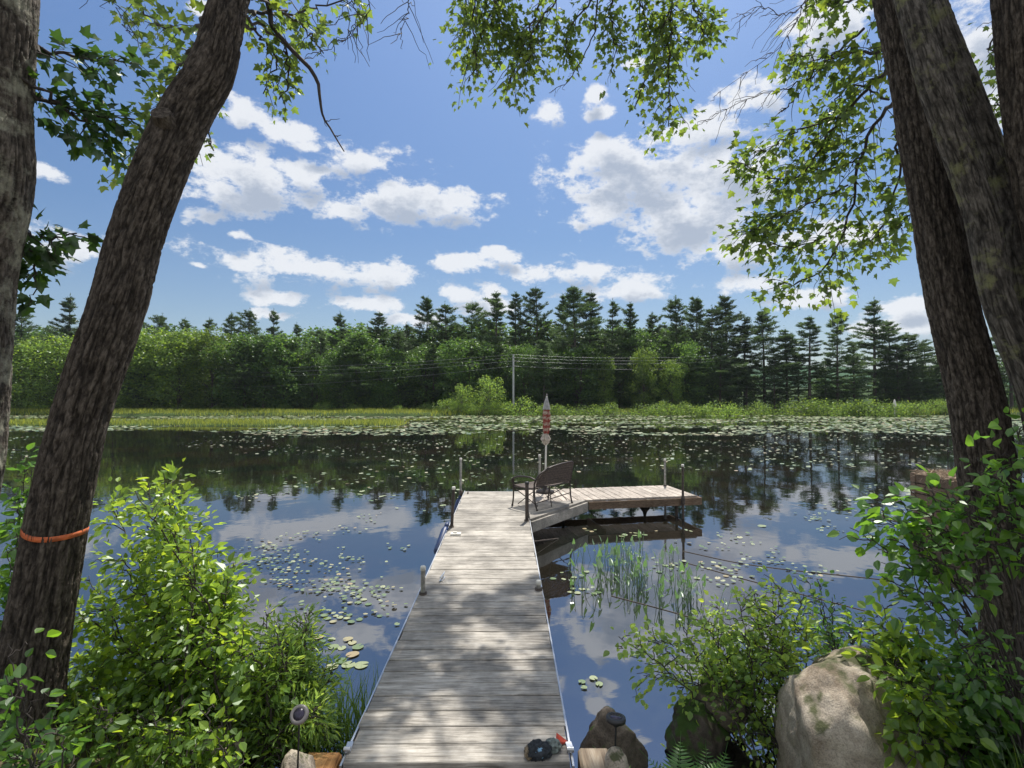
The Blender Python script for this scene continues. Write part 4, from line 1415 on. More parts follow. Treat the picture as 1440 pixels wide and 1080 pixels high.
# ------------------------------------------------------------ closed parasol
UY = 9.45
ub = P(766.5, 560, UY); uz = P(770.5, 557, UY)[2]
umb = thing('parasol', 'closed parasol with red and cream canopy standing behind the bench', 'parasol', (ub[0], UY, DZ), )
tilt = np.array([0.018, 0, 1.0])
mb = MB(); mb.tube([(0, 0, 0), tuple(tilt * (uz - DZ))], .016, 10); mb.build('pole', M['white'], umb)
mb = MB(); mb.lathe([(0, 0), (.17, 0), (.17, .03), (.05, .06), (.028, .16), (.028, .2), (0, .2)], (0, 0, .001), 20); mb.build('base', M['iron'], umb)
H_ = uz - DZ
def md(th, z): return 1 + .16 * np.sin(th * 8 + z * 6) + .07 * np.sin(th * 3 + z * 15)
m, nt, out = new_mat('parasol_cloth')
b = N(nt, 'ShaderNodeBsdfPrincipled'); b.inputs['Roughness'].default_value = 0.85
c = N(nt, 'ShaderNodeTexCoord')
s_ = N(nt, 'ShaderNodeSeparateXYZ'); L(nt, c.outputs['Object'], s_.inputs[0])
w1 = N(nt, 'ShaderNodeTexNoise'); w1.inputs['Scale'].default_value = 14; w1.inputs['Detail'].default_value = 4
L(nt, c.outputs['Object'], w1.inputs['Vector'])
w2 = N(nt, 'ShaderNodeMath', operation='MULTIPLY'); w2.inputs[1].default_value = 61
L(nt, s_.outputs[2], w2.inputs[0])
w3 = N(nt, 'ShaderNodeMath', operation='SINE'); L(nt, w2.outputs[0], w3.inputs[0])
w4 = N(nt, 'ShaderNodeMath', operation='MULTIPLY_ADD'); w4.inputs[1].default_value = 0.11; L(nt, w3.outputs[0], w4.inputs[0]); L(nt, w1.outputs['Fac'], w4.inputs[2])
r = ramp(nt, [(0.36, (0.22, 0.035, 0.025)), (0.50, (0.28, 0.085, 0.06)), (0.58, (0.36, 0.27, 0.21)), (0.75, (0.46, 0.39, 0.32))])
L(nt, w4.outputs[0], r.inputs[0]); L(nt, r.outputs[0], b.inputs['Base Color']); L(nt, b.outputs[0], out.inputs[0])
M['cloth'] = m
mb = MB()
pf_ = [(.046, H_ - .24), (.058, H_ - .30), (.066, H_ - .40), (.055, H_ - .50), (.060, H_ - .58), (.048, H_ - .66), (.040, H_ - .70)]
w1.inputs['Scale'].default_value = 24
mb.lathe([(a, z) for a, z in smooth_path([(a, z, 0) for a, z in pf_], 26)[:, :2]], (.018 * (H_ - .4), 0, 0), 48, mod=md)
mb.build('canopy', M['cloth'], umb)
mb = MB()
pf_ = [(.008, H_), (.022, H_ - .05), (.045, H_ - .14), (.060, H_ - .225), (.068, H_ - .25), (.045, H_ - .245)]
mb.lathe(pf_, (.018 * (H_ - .1), 0, 0), 40, mod=md)
mb.build('canopy_top', mat_simple('grey_cloth', (0.36, 0.35, 0.34), 0.85, var=0.25, scale=14), umb)
mb = MB()
pf_ = [(.042, H_ - .69), (.066, H_ - .75), (.084, H_ - .79), (.062, H_ - .83), (.048, H_ - .87), (.02, H_ - .90)]
mb.lathe(pf_, (.018 * (H_ - .8) - .012, 0, 0), 40, mod=lambda th, z: 1 + .22 * np.sin(th * 5 + z * 8) + .1 * np.sin(th * 11))
mb.build('valance', mat_simple('cream_cloth', (0.42, 0.37, 0.31), 0.85, var=0.3, scale=22), umb)
mb = MB(); mb.lathe([(0, 0), (.012, .0), (.016, .02), (.008, .045), (0, .05)], (.018 * H_, 0, H_ - .004), 10); mb.build('finial', M['lamp_grey'], umb)

# ------------------------------------------------------------ cables lying in the water
def cable(pts, label, r=0.006):
    mb = MB(); mb.tube(smooth_path(pts, 24), r, 5)
    tag(mb.build('mooring_cable', M['pipe_dark']), label, 'cable', 'cables in the water right of the dock')
cable([(0.30, 7.28, .10), tuple(G(785, 757, .003)), ], 'short cable running from the dark post down into the water', .008)
cable([tuple(G(960, 790, .002)), tuple(G(1060, 818, .002)), tuple(G(1220, 860, .002))], 'long dark cable on the water beyond the fine leaved shrub')
cable([tuple(G(860, 838, .002)), tuple(G(950, 862, .002)), tuple(G(1010, 882, .002)), tuple(G(1110, 925, .002))], 'dark cable on the water nearest the fine leaved shrub')
cable([tuple(G(960, 775, .002)), tuple(G(1060, 795, .002)), tuple(G(1240, 815, .002))], 'dark cable on the water farthest from the bank')

# ------------------------------------------------------------ pickerelweed
RNG = np.random.default_rng(12)
TPL['arrow'] = (np.array([[0, .12, 0], [.17, -.05, 0], [.21, .2, 0], [.13, .6, .0], [0, 1, -.1], [-.13, .6, 0], [-.21, .2, 0], [-.17, -.05, 0]]),
                np.array([[0, 1, 2], [0, 2, 3], [0, 3, 4], [0, 4, 5], [0, 5, 6], [0, 6, 7]]))
aq = []
for variant in range(4):
    o = thing('water_plant', '', 'water plant')
    KIDS[o.name] = []
    for k in range(RNG.integers(3, 6)):
        st, lf = MB(), MB()
        base = np.array([RNG.normal() * .03, RNG.normal() * .03, -.12])
        h = RNG.uniform(.16, .34)
        tip = base + np.array([RNG.normal() * .05, RNG.normal() * .05, h + .08])
        bend = RNG.random() < .3
        pts = smooth_path([base, (base + tip) / 2 + RNG.normal(size=3) * .012, tip] + ([tip + np.array([RNG.normal() * .05, RNG.normal() * .05, -.03])] if bend else []), 8)
        st.tube(pts, np.linspace(.005, .003, 8), 5)
        so_ = st.build('stem', M['aquatic'], o)
        KIDS[o.name].append(so_)
        if RNG.random() < .85:
            d = unit(pts[-1] - pts[-2] + np.array([RNG.normal() * .015, RNG.normal() * .015, 0]))
            add_leaves(lf, pts[-1][None], d[None], rnd_unit(1), np.array([RNG.uniform(.08, .16)]), 'arrow')
            KIDS[so_.name] = [lf.build('leaf', M['aquatic'], so_)]
    aq.append(o)
spots = []
for _ in range(52): spots.append((RNG.normal(872, 38), RNG.normal(806, 15)))
for _ in range(17): spots.append((RNG.normal(958, 14), RNG.normal(838, 13)))
for (uu, vv) in [(800, 800), (810, 820), (820, 790), (806, 838), (1012, 858)]: spots.append((uu, vv))
usedq = set()
for k, (uu, vv) in enumerate(spots):
    uu = max(uu, 792); g_ = G(uu, vv)
    p = aq[k % 4]; rz = RNG.random() * 6.28; s_ = RNG.uniform(.6, .92)
    right = uu > 930
    where = 'in the small right clump' if right else ('in the wide patch, nearest the dock' if uu < 838 else ('in the middle of the wide patch' if uu < 890 else 'in the right part of the wide patch'))
    near_ = 'near edge' if vv > 812 else 'far edge'
    lab = f"{'tall' if s_ > .76 else 'short'} green water plant {where}, {near_}"
    gr = lab.replace('plant', 'plants', 1)
    if p.name not in usedq:
        usedq.add(p.name); p.location = (g_[0], g_[1], 0); p.rotation_euler = (0, 0, rz); p.scale = (s_,) * 3; tag(p, lab, None, gr)
    else:
        copy_tree(p, (g_[0], g_[1], 0), rz, (s_,) * 3, lab, gr)

# ------------------------------------------------------------ near trees
def trunk_disp(seed, amp=0.014, knots=()):
    def f(at, R):
        p = at.copy()
        wob = fbm(np.stack([p[..., 0] * 9, p[..., 1] * 9, p[..., 2] * 3], -1), 2, seed + 30)[..., None] * 0.9
        q = np.stack([p[..., 0] * 44, p[..., 1] * 44, p[..., 2] * 5.0], -1) + wob
        n1 = np.abs(fbm(q, 2, seed) * 2 - 1)
        n2 = np.abs(fbm(q * np.array([2.1, 2.1, 2.6]) + 5.3, 2, seed + 3) * 2 - 1)
        c1 = 1 - sstep(n1 / 0.22)
        c2 = 1 - sstep(n2 / 0.20)
        crev = np.clip(c1 + 0.55 * c2, 0, 1)
        lump = fbm(np.stack([p[..., 0] * 4, p[..., 1] * 4, p[..., 2] * 1.6], -1), 3, seed + 9) - .5
        fine_ = fbm(np.stack([p[..., 0] * 80, p[..., 1] * 80, p[..., 2] * 45], -1), 2, seed + 4) - .5
        return -crev * amp + lump * .03 * (R / .17) + fine_ * amp * .55, crev
    return f

def trunk(root, spec, mat, seed, amp=.014, seg=210, n=760, name='trunk', extra=None):
    """spec: (u, v, Y, horizontal width in px); further points may be given as ('w', x, y, z, r)"""
    pts, rad = [], []
    for s in spec:
        if s[0] == 'w':
            pts.append(np.array(s[1:4])); rad.append(s[4])
        else:
            u, v, Y_, w_ = s
            pts.append(P(u, v, Y_))
            nb = spec[min(spec.index(s) + 1, len(spec) - 1)]; pb = spec[max(spec.index(s) - 1, 0)]
            if nb[0] == 'w': nb = s
            if pb[0] == 'w': pb = s
            du, dv = nb[0] - pb[0], nb[1] - pb[1]
            cl = abs(dv) / sqrt(du * du + dv * dv + 1e-9)
            off = cos(atan2(abs(u - 720), F))
            rad.append(w_ / 2 / F * Y_ * .99 * (0.35 + 0.65 * off) * (0.3 + 0.7 * cl))
    pts = np.array(pts)
    sp = smooth_path(np.column_stack([pts, rad])[:, :3], n)
    # radius along the same parameter
    rr_ = np.interp(np.linspace(0, len(rad) - 1, n), np.arange(len(rad)), rad)
    mb = MB()
    mb.tube(sp, rr_, seg, disp=trunk_disp(seed, amp))
    if extra: extra(mb)
    return mb.build(name, mat, root, attr=True), sp, rr_

RNG = np.random.default_rng(400)
# the leaning maple on the left
t2 = thing('leaning_maple_tree', 'large maple trunk leaning right, with an orange strap round it, left of the dock', 'tree', tuple(P(36, 1150, 2.6) * np.array([1, 1, 0]) + np.array([0, 0, 0.1])))
t2base = np.array(t2.location)
def rel(root_loc):
    return -np.array(root_loc)
# parts are built in world coordinates: put their parent empties' inverse in place
def seat(o):
    o.matrix_parent_inverse = Matrix.Translation(-Vector(o.parent.location))
    return o
def stub2(mb):
    a = P(240, 190, 2.92); b_ = P(226, 158, 2.80)
    mb.tube([a, (a * .5 + b_ * .5), b_], [.075, .062, .050], 20)
spec2 = [(36, 1210, 2.6, 153), (36, 1120, 2.6, 115), (38, 1045, 2.6, 100), (50, 911, 2.62, 97), (79, 742, 2.65, 89), (110, 600, 2.7, 82), (140, 505, 2.75, 84), (168, 420, 2.8, 82), (190, 335, 2.85, 79),
         (228, 233, 2.92, 77), (264, 156, 3.0, 77), (298, 97, 3.05, 68), (323, 0, 3.12, 55), (352, -120, 3.3, 52), (385, -280, 3.6, 45), (430, -520, 4.2, 36), ('w', -1.3, 5.3, 8.3, .09), ('w', -1.2, 5.8, 9.6, .04)]
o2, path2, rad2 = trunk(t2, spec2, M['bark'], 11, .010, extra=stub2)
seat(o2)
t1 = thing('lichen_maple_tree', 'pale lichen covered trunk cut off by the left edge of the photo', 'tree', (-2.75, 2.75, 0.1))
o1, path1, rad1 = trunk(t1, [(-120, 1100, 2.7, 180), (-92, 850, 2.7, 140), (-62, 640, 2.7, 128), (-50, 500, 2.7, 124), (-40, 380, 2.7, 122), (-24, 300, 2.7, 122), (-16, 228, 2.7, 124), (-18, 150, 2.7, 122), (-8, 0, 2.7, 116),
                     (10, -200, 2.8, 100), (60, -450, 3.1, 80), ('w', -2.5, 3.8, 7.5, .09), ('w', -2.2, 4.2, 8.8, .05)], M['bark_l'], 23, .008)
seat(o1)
t3 = thing('dark_maple_tree', 'dark rough barked trunk at right, the leftmost of the right hand trunks', 'tree', (3.3, 3.4, 0.15))
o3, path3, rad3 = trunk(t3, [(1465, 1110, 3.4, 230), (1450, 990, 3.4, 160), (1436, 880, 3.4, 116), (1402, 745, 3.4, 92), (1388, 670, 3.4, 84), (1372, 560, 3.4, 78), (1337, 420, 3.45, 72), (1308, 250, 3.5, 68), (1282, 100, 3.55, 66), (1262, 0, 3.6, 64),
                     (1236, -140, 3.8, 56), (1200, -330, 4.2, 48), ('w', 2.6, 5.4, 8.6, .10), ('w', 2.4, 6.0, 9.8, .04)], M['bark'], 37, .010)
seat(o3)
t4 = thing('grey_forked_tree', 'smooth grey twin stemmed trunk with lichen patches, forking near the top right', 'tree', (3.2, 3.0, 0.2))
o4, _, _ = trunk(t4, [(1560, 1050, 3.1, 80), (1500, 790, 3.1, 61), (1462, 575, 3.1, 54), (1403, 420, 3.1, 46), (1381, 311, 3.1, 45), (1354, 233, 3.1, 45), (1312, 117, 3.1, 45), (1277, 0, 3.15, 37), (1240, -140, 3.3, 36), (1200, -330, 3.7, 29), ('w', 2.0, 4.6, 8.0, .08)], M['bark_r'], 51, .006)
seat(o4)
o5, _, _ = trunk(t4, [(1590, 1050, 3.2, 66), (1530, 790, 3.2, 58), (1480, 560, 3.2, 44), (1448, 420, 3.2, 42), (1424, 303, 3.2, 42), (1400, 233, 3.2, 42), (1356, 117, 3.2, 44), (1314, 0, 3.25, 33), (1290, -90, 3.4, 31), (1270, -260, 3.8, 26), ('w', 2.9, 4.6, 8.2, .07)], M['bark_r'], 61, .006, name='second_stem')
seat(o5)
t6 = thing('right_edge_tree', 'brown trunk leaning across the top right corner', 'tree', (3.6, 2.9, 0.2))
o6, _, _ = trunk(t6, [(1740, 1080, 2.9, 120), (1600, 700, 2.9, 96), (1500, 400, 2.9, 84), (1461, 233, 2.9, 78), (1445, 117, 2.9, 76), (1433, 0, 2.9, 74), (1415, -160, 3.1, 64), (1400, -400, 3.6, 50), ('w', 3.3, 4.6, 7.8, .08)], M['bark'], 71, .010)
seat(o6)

# orange strap round the leaning trunk
k0 = int(np.argmin(np.abs(path2[:, 2] - P(79, 746, 2.65)[2])))
cpt, tg = path2[k0], unit(path2[k0 + 2] - path2[k0 - 2])
mb = MB()
seg = 90
aa = unit(np.cross(tg, [0, 1, 0])); bb = np.cross(tg, aa)
tb = unit(tg + np.array([0.10, 0, 0]))
th = np.linspace(0, 2 * pi, seg, endpoint=False)
# follow the real bark: distance of the trunk's own vertices near that height
tv_ = np.empty(len(o2.data.vertices) * 3, np.float32); o2.data.vertices.foreach_get('co', tv_); tv_ = tv_.reshape(-1, 3)
near = tv_[np.abs((tv_ - cpt) @ tg) < .04]
dx_, dy_ = (near - cpt) @ aa, (near - cpt) @ bb
nang = np.arctan2(dy_, dx_); nr = np.hypot(dx_, dy_)
rs = np.array([nr[np.abs((nang - t + pi) % (2 * pi) - pi) < .30].max() for t in th]) - .003
rs = (np.roll(rs, 1) + rs + np.roll(rs, -1)) / 3
rings = []
for dz, dr in ((-.013, -.002), (-.0125, .0008), (.0125, .0008), (.013, -.002)):
    tilt_ = 0.012 * np.sin(th * 2 + 1)
    rings.append(cpt + (rs + dr)[:, None] * (np.cos(th)[:, None] * aa + np.sin(th)[:, None] * bb) + (dz + tilt_)[:, None] * tg)
Vv = np.vstack(rings)
i = np.arange(3)[:, None]; j = np.arange(seg)[None, :]
mb.add(Vv, np.stack([i * seg + j, i * seg + (j + 1) % seg, (i + 1) * seg + (j + 1) % seg, (i + 1) * seg + j], -1).reshape(-1, 4), smooth=True)
tag(mb.build('tree_strap', M['strap']), 'narrow orange strap tied round the leaning left trunk', 'strap')

# boughs with leaves ---------------------------------------------------------
def leafy(root, boughs, leafmat, bname='bough', lname='foliage'):
    for bspec in boughs:
        wood, leaf = MB(), MB()
        pts = [P(*q) if q[0] != 'w' else np.array(q[1:4]) for q in bspec[0]]
        bough(wood, leaf if bspec[1].get('leaves', 1) else None, pts, **bspec[1])
        w = seat_w(wood.build(bname, M['twig'], root, attr=False))
        if leaf.n:
            leaf.build(lname, leafmat, w)
def seat_w(o):
    o.matrix_parent_inverse = Matrix.Translation(-Vector(o.parent.location))
    return o

RNG = np.random.default_rng(911)
K = dict
# left: from the edge trunk
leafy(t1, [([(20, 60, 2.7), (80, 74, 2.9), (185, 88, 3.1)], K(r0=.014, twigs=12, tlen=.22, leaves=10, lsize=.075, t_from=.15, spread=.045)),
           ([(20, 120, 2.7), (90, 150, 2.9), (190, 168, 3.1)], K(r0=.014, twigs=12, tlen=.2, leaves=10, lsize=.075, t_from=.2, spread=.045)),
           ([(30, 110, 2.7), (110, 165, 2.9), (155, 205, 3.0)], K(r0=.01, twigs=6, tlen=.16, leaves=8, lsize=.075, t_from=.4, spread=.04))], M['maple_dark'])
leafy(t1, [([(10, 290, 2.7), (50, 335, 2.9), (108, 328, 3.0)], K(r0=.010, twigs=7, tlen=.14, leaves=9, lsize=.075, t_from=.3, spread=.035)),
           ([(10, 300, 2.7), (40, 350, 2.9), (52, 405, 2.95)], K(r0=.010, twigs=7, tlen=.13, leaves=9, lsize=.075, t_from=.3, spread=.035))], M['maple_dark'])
# leaning maple: behind and to both sides
leafy(t2, [([(300, 20, 3.1), (262, 40, 3.8), (215, 30, 4.2), (170, -20, 4.5)], K(r0=.016, twigs=13, tlen=.34, leaves=12, lsize=.075, t_from=.15, spread=.06)),
           ([(300, 40, 3.1), (255, 90, 3.9), (225, 165, 4.2), (180, 235, 4.3)], K(r0=.016, twigs=20, tlen=.30, leaves=13, lsize=.07, t_from=.15, spread=.06)),
           ([(300, 50, 3.1), (265, 110, 4.0), (250, 180, 4.2), (215, 200, 4.3)], K(r0=.014, twigs=15, tlen=.26, leaves=12, lsize=.07, t_from=.2, spread=.055)),
           ([(290, 170, 3.2), (294, 195, 3.4), (298, 206, 3.4)], K(r0=.006, twigs=3, tlen=.06, leaves=5, lsize=.045, t_from=.4, spread=.02))], M['maple'])
leafy(t2, [([(335, 10, 3.1), (380, 20, 3.5), (440, 12, 3.8), (510, -10, 4.0)], K(r0=.014, twigs=17, tlen=.26, leaves=11, lsize=.065, t_from=.1, spread=.05)),
           ([(335, 30, 3.1), (365, 50, 3.4), (390, 90, 3.6), (370, 132, 3.7)], K(r0=.010, twigs=10, tlen=.16, leaves=9, lsize=.06, t_from=.15, spread=.04)),
           ([(340, 20, 3.1), (395, 60, 3.5), (405, 110, 3.6), (392, 140, 3.6)], K(r0=.010, twigs=7, tlen=.12, leaves=7, lsize=.055, t_from=.3, spread=.035)),
           ([(345, -10, 3.1), (420, 30, 3.7), (455, 75, 3.8)], K(r0=.010, twigs=7, tlen=.18, leaves=7, lsize=.06, t_from=.3, spread=.04))], M['maple'])
leafy(t2, [([(360, -60, 3.2), (378, 10, 3.4), (386, 42, 3.4), (440, 102, 3.5), (450, 140, 3.5), (457, 168, 3.5), (484, 213, 3.5)], K(r0=.022, r1=.004, twigs=3, tlen=.12, leaves=0, t_from=.8, wiggle=.008, droop=-.1))], M['maple'], 'dead_branch')
leafy(t2, [([(470, -60, 3.8), (500, 20, 3.9), (480, 60, 3.9)], K(r0=.006, r1=.0015, twigs=14, tlen=.28, leaves=0, t_from=.1)),
           ([(560, -60, 3.9), (575, 10, 3.9), (560, 50, 3.9)], K(r0=.006, r1=.0015, twigs=14, tlen=.28, leaves=0, t_from=.1)),
           ([(520, -60, 3.9), (510, 30, 3.9), (425, 85, 3.9)], K(r0=.005, r1=.0015, twigs=12, tlen=.2, leaves=0, t_from=.1)),
           ([(150, -60, 3.4), (165, 10, 3.5), (185, 50, 3.5)], K(r0=.005, r1=.0015, twigs=8, tlen=.2, leaves=0, t_from=.1))], M['maple'], 'bare_twig')
# hanging boughs at the top centre, from the dark maple
TC = []
for pts, tw, tl in [([(770, -200, 6.2), (720, -40, 6.2), (690, 20, 6.2), (655, 100, 6.2)], 24, .42), ([(740, -200, 6.0), (690, -40, 6.0), (665, 20, 6.1), (672, 108, 6.1)], 18, .34),
                    ([(800, -200, 6.3), (765, -20, 6.3), (738, 60, 6.3), (715, 118, 6.3)], 24, .42), ([(830, -200, 6.1), (790, -20, 6.1), (752, 40, 6.1), (745, 90, 6.1)], 20, .42),
                    ([(850, -200, 6.4), (838, -20, 6.4), (800, 40, 6.4), (795, 80, 6.4)], 18, .38), ([(880, -200, 6.2), (862, -20, 6.2), (860, 30, 6.2), (868, 76, 6.2)], 20, .36),
                    ([(960, -200, 6.0), (946, -20, 6.0), (942, 60, 6.0), (940, 178, 6.0)], 32, .40), ([(950, -200, 6.1), (945, -20, 6.1), (925, 60, 6.1), (893, 150, 6.1)], 18, .30),
                    ([(990, -200, 6.0), (975, -20, 6.0), (980, 20, 6.0), (990, 50, 6.0)], 14, .30), ([(900, -200, 6.1), (900, -20, 6.1), (905, 15, 6.1), (915, 40, 6.1)], 16, .36),
                    ([(700, -200, 6.3), (690, -60, 6.3), (700, 20, 6.3), (720, 50, 6.3)], 16, .4), ([(640, -200, 6.3), (650, -60, 6.3), (656, 10, 6.3), (646, 60, 6.3)], 12, .3)]:
    TC.append((pts, K(r0=.016, r1=.006, twigs=tw, tlen=tl, leaves=12, lsize=.080, t_from=.38, spread=.085, droop=.5)))
TC.append(([(850, -200, 6.2), (840, 10, 6.2), (830, 60, 6.2), (800, 112, 6.2), (772, 131, 6.2)], K(r0=.012, r1=.003, twigs=8, tlen=.12, leaves=0, t_from=.6)))
leafy(t3, TC, M['maple'], 'hanging_bough')
# right hand mass of leaves
RB = []
for pts, tw, tl, r0 in [([(1275, 95, 3.6), (1235, 110, 4.3), (1178, 171, 4.7), (1115, 250, 5.0), (1035, 228, 5.2)], 22, .40, .02),
                        ([(1285, 130, 3.6), (1245, 155, 4.3), (1209, 222, 4.6), (1193, 303, 4.8), (1154, 381, 4.9), (1088, 404, 5.0)], 36, .42, .02),
                        ([(1290, 170, 3.6), (1262, 200, 4.2), (1263, 249, 4.4), (1236, 330, 4.6), (1200, 345, 4.7)], 20, .32, .013),
                        ([(1278, 60, 3.6), (1230, 70, 4.2), (1160, 80, 4.6), (1110, 78, 4.8)], 24, .34, .016),
                        ([(1200, 160, 4.6), (1130, 180, 4.9), (1090, 205, 5.1), (1060, 215, 5.2)], 16, .38, .010),
                        ([(1193, 260, 4.7), (1130, 290, 4.9), (1080, 310, 5.1), (1048, 330, 5.2)], 22, .40, .009),
                        ([(1180, 320, 4.8), (1140, 340, 5.0), (1090, 345, 5.1), (1062, 300, 5.2)], 18, .36, .008),
                        ([(1209, 222, 4.6), (1160, 240, 4.9), (1120, 230, 5.1), (1090, 262, 5.2)], 20, .40, .009),
                        ([(1250, 140, 4.2), (1200, 120, 4.6), (1170, 150, 4.9), (1150, 190, 5.0)], 18, .34, .010),
                        ([(1300, 240, 3.6), (1290, 270, 4.2), (1280, 300, 4.4), (1270, 325, 4.5)], 7, .16, .006),
                        ([(1278, 20, 3.6), (1225, -10, 4.3), (1170, 10, 4.7), (1130, -20, 5.0)], 18, .34, .014)]:
    RB.append((pts, K(r0=r0, r1=.004, twigs=tw, tlen=tl, leaves=11, lsize=.078, t_from=.22, spread=.075, droop=.4)))
leafy(t3, RB, M['maple'], 'leafy_bough')
leafy(t3, [([(1190, -40, 4.4), (1130, 5, 4.8), (1100, 62, 5.0), (1003, 137, 5.2)], K(r0=.007, r1=.0015, twigs=26, tlen=.3, leaves=0, t_from=.15)),
           ([(1200, 60, 4.5), (1120, 120, 4.8), (1060, 138, 5.0), (985, 172, 5.2)], K(r0=.007, r1=.0015, twigs=22, tlen=.28, leaves=0, t_from=.2)),
           ([(1180, -40, 4.5), (1110, 20, 4.9), (1070, 10, 5.0), (1040, 30, 5.0)], K(r0=.006, r1=.0015, twigs=18, tlen=.28, leaves=0, t_from=.2)),
           ([(1215, 40, 4.3), (1150, 95, 4.8), (1110, 145, 4.9), (1095, 160, 4.9)], K(r0=.012, r1=.004, twigs=6, tlen=.2, leaves=0, t_from=.2))], M['maple'], 'bare_twig')
leafy(t6, [([(1450, -20, 3.2), (1415, 20, 3.9), (1395, 60, 4.2), (1400, 100, 4.4)], K(r0=.012, twigs=10, tlen=.24, leaves=7, lsize=.07, t_from=.1, spread=.05)),
           ([(1440, 60, 3.2), (1425, 100, 4.0), (1405, 140, 4.3), (1395, 165, 4.4)], K(r0=.010, twigs=8, tlen=.2, leaves=7, lsize=.07, t_from=.2, spread=.05))], M['maple'])

# crowns overhead (above the frame, they shade the near dock and the bank)
RNG = np.random.default_rng(55)
def crown(root, centre, size, nb, leaves, stem_from):
    wood, leaf = MB(), MB()
    for k in range(nb):
        c_ = np.array(centre) + RNG.uniform(-1, 1, 3) * np.array(size)
        lim = CAM[2] + 0.83 * max(c_[1], 0.5) + 0.35
        if c_[2] < lim: c_[2] = lim + RNG.random() * .5
        s = np.array(stem_from) + RNG.normal(size=3) * .1
        mid = (s + c_) / 2 + np.array([0, 0, .4])
        if mid[2] < CAM[2] + .83 * max(mid[1], .5) + .2: mid[2] = CAM[2] + .83 * max(mid[1], .5) + .4
        bough(wood, leaf, [s, mid, c_], r0=.03, r1=.006, twigs=9, tlen=.5, leaves=leaves * 3, lsize=.11, t_from=.55, spread=.12, droop=.1)
    w = seat_w(wood.build('limb', M['twig'], root))
    leaf.build('crown', M['maple'], w)
def dock_crown():
    wood, leaf = MB(), MB()
    rg = random.Random(9)
    cells = [(x_, y_) for y_ in (2.15, 2.5, 2.85, 3.2, 3.55, 3.9, 4.25, 4.6, 4.9) for x_ in (-1.0, -.55, -.1, .35)]
    for (x_, y_) in cells:
        if rg.random() < .30: continue
        sx_, sy_ = x_ + rg.uniform(-.2, .2), y_ + rg.uniform(-.14, .14)
        kx, ky = SUN[0] / SUN[2], SUN[1] / SUN[2]
        z_ = (2.5 + .83 * (sy_ - .38 * ky)) / (1 - .83 * ky) + rg.uniform(.3, .9)
        c_ = np.array([sx_ + kx * (z_ - .38), sy_ + ky * (z_ - .38), z_])
        s_ = np.array([2.45, 5.9, 9.6])
        if z_ < 9.6: s_ = np.array([2.5, 5.6, 9.1])
        mid = (s_ * .4 + c_ * .6) + np.array([0, 0, .5])
        bough(wood, leaf, [s_, mid, c_], r0=.02, r1=.005, twigs=9, tlen=.17, leaves=16, lsize=.085, t_from=.87, spread=.07, droop=.1)
    w = seat_w(wood.build('limb', M['twig'], t3))
    leaf.build('crown', M['maple'], w)
dock_crown()
crown(t2, (-3.0, 6.0, 8.7), (1.3, 1.0, .8), 4, 8, (-1.2, 5.4, 8.5))
crown(t1, (-4.8, 4.6, 8.3), (1.4, 1.6, .8), 6, 8, (-2.3, 4.0, 8.2))
crown(t4, (5.4, 6.6, 9.0), (1.5, 1.3, .8), 10, 9, (2.4, 4.6, 8.0))
crown(t6, (5.2, 4.0, 7.4), (1.4, 1.4, .9), 9, 9, (3.3, 4.6, 7.8))

# ------------------------------------------------------------ bushes on the bank
def bush(name, label, cat, stems, leafmat, kind, lsize, leaves, twigs, tlen, loc, r0=.008, spread=.04, droop=.15, parts=('stem', 'foliage'), tf=.25):
    root = thing(name, label, cat, loc)
    wood, leaf = MB(), MB()
    for pts in stems:
        bough(wood, leaf, pts, r0=r0, r1=.002, twigs=twigs, tlen=tlen, leaves=leaves, lsize=lsize, kind=kind, t_from=tf, spread=spread, droop=droop, wiggle=.02)
    seat(wood.build(parts[0], M['twig'], root)); seat(leaf.build(parts[1], leafmat, root))
    return root

RNG = np.random.default_rng(64)
# left alder: many stems rising from the bank, tips given by pixel
stems = []
tips = [(150, 700), (190, 690), (230, 665), (255, 720), (215, 740), (280, 760), (300, 800), (170, 780), (240, 800), (318, 850), (280, 880), (150, 850), (200, 860), (250, 910), (140, 930), (190, 960),
        (290, 940), (235, 1000), (160, 1030), (320, 800), (300, 900), (120, 990), (265, 1040), (205, 905), (330, 870), (180, 820), (350, 925), (120, 1040), (110, 960), (130, 900), (245, 1060), (150, 1075), (120, 1000), (175, 1000), (225, 1030), (280, 1000), (310, 1030), (265, 970), (140, 990), (205, 980), (180, 1060), (100, 930), (110, 860), (125, 810), (300, 1070), (250, 1080), (300, 1010), (320, 960), (205, 1050), (90, 1060), (270, 830), (225, 770)]
for (u, v) in tips:
    if u > 285 and v > 835: continue
    Y_ = RNG.uniform(2.6, 3.4)
    tip = P(u, v, Y_)
    base = np.array([RNG.uniform(-2.0, -1.25), RNG.uniform(2.5, 3.2), 0.05])
    stems.append([base, base * .45 + tip * .55 + np.array([RNG.normal() * .05, RNG.normal() * .05, .12]), tip])
bush('alder_bush', 'large bright green broad leaved bush right of the strapped trunk', 'bush', stems, M['alder'], 'ovate', .046, 19, 14, .20, (-1.6, 2.9, 0.1), spread=.042)
stems = []
for (u, v, Y_) in [(238, 650, 3.3), (250, 690, 3.3), (322, 795, 2.9), (316, 812, 2.9), (205, 672, 3.4)]:
    tip = P(u, v, Y_)
    base = np.array([-1.7, 2.9, 0.05]); stems.append([base, base * .4 + tip * .6, tip])
bush('sapling', 'thin sapling whose top twigs stand above the bright left bush', 'sapling', stems, M['alder'], 'ovate', .066, 6, 9, .10, (-1.7, 2.9, 0.1), spread=.03, tf=.6)
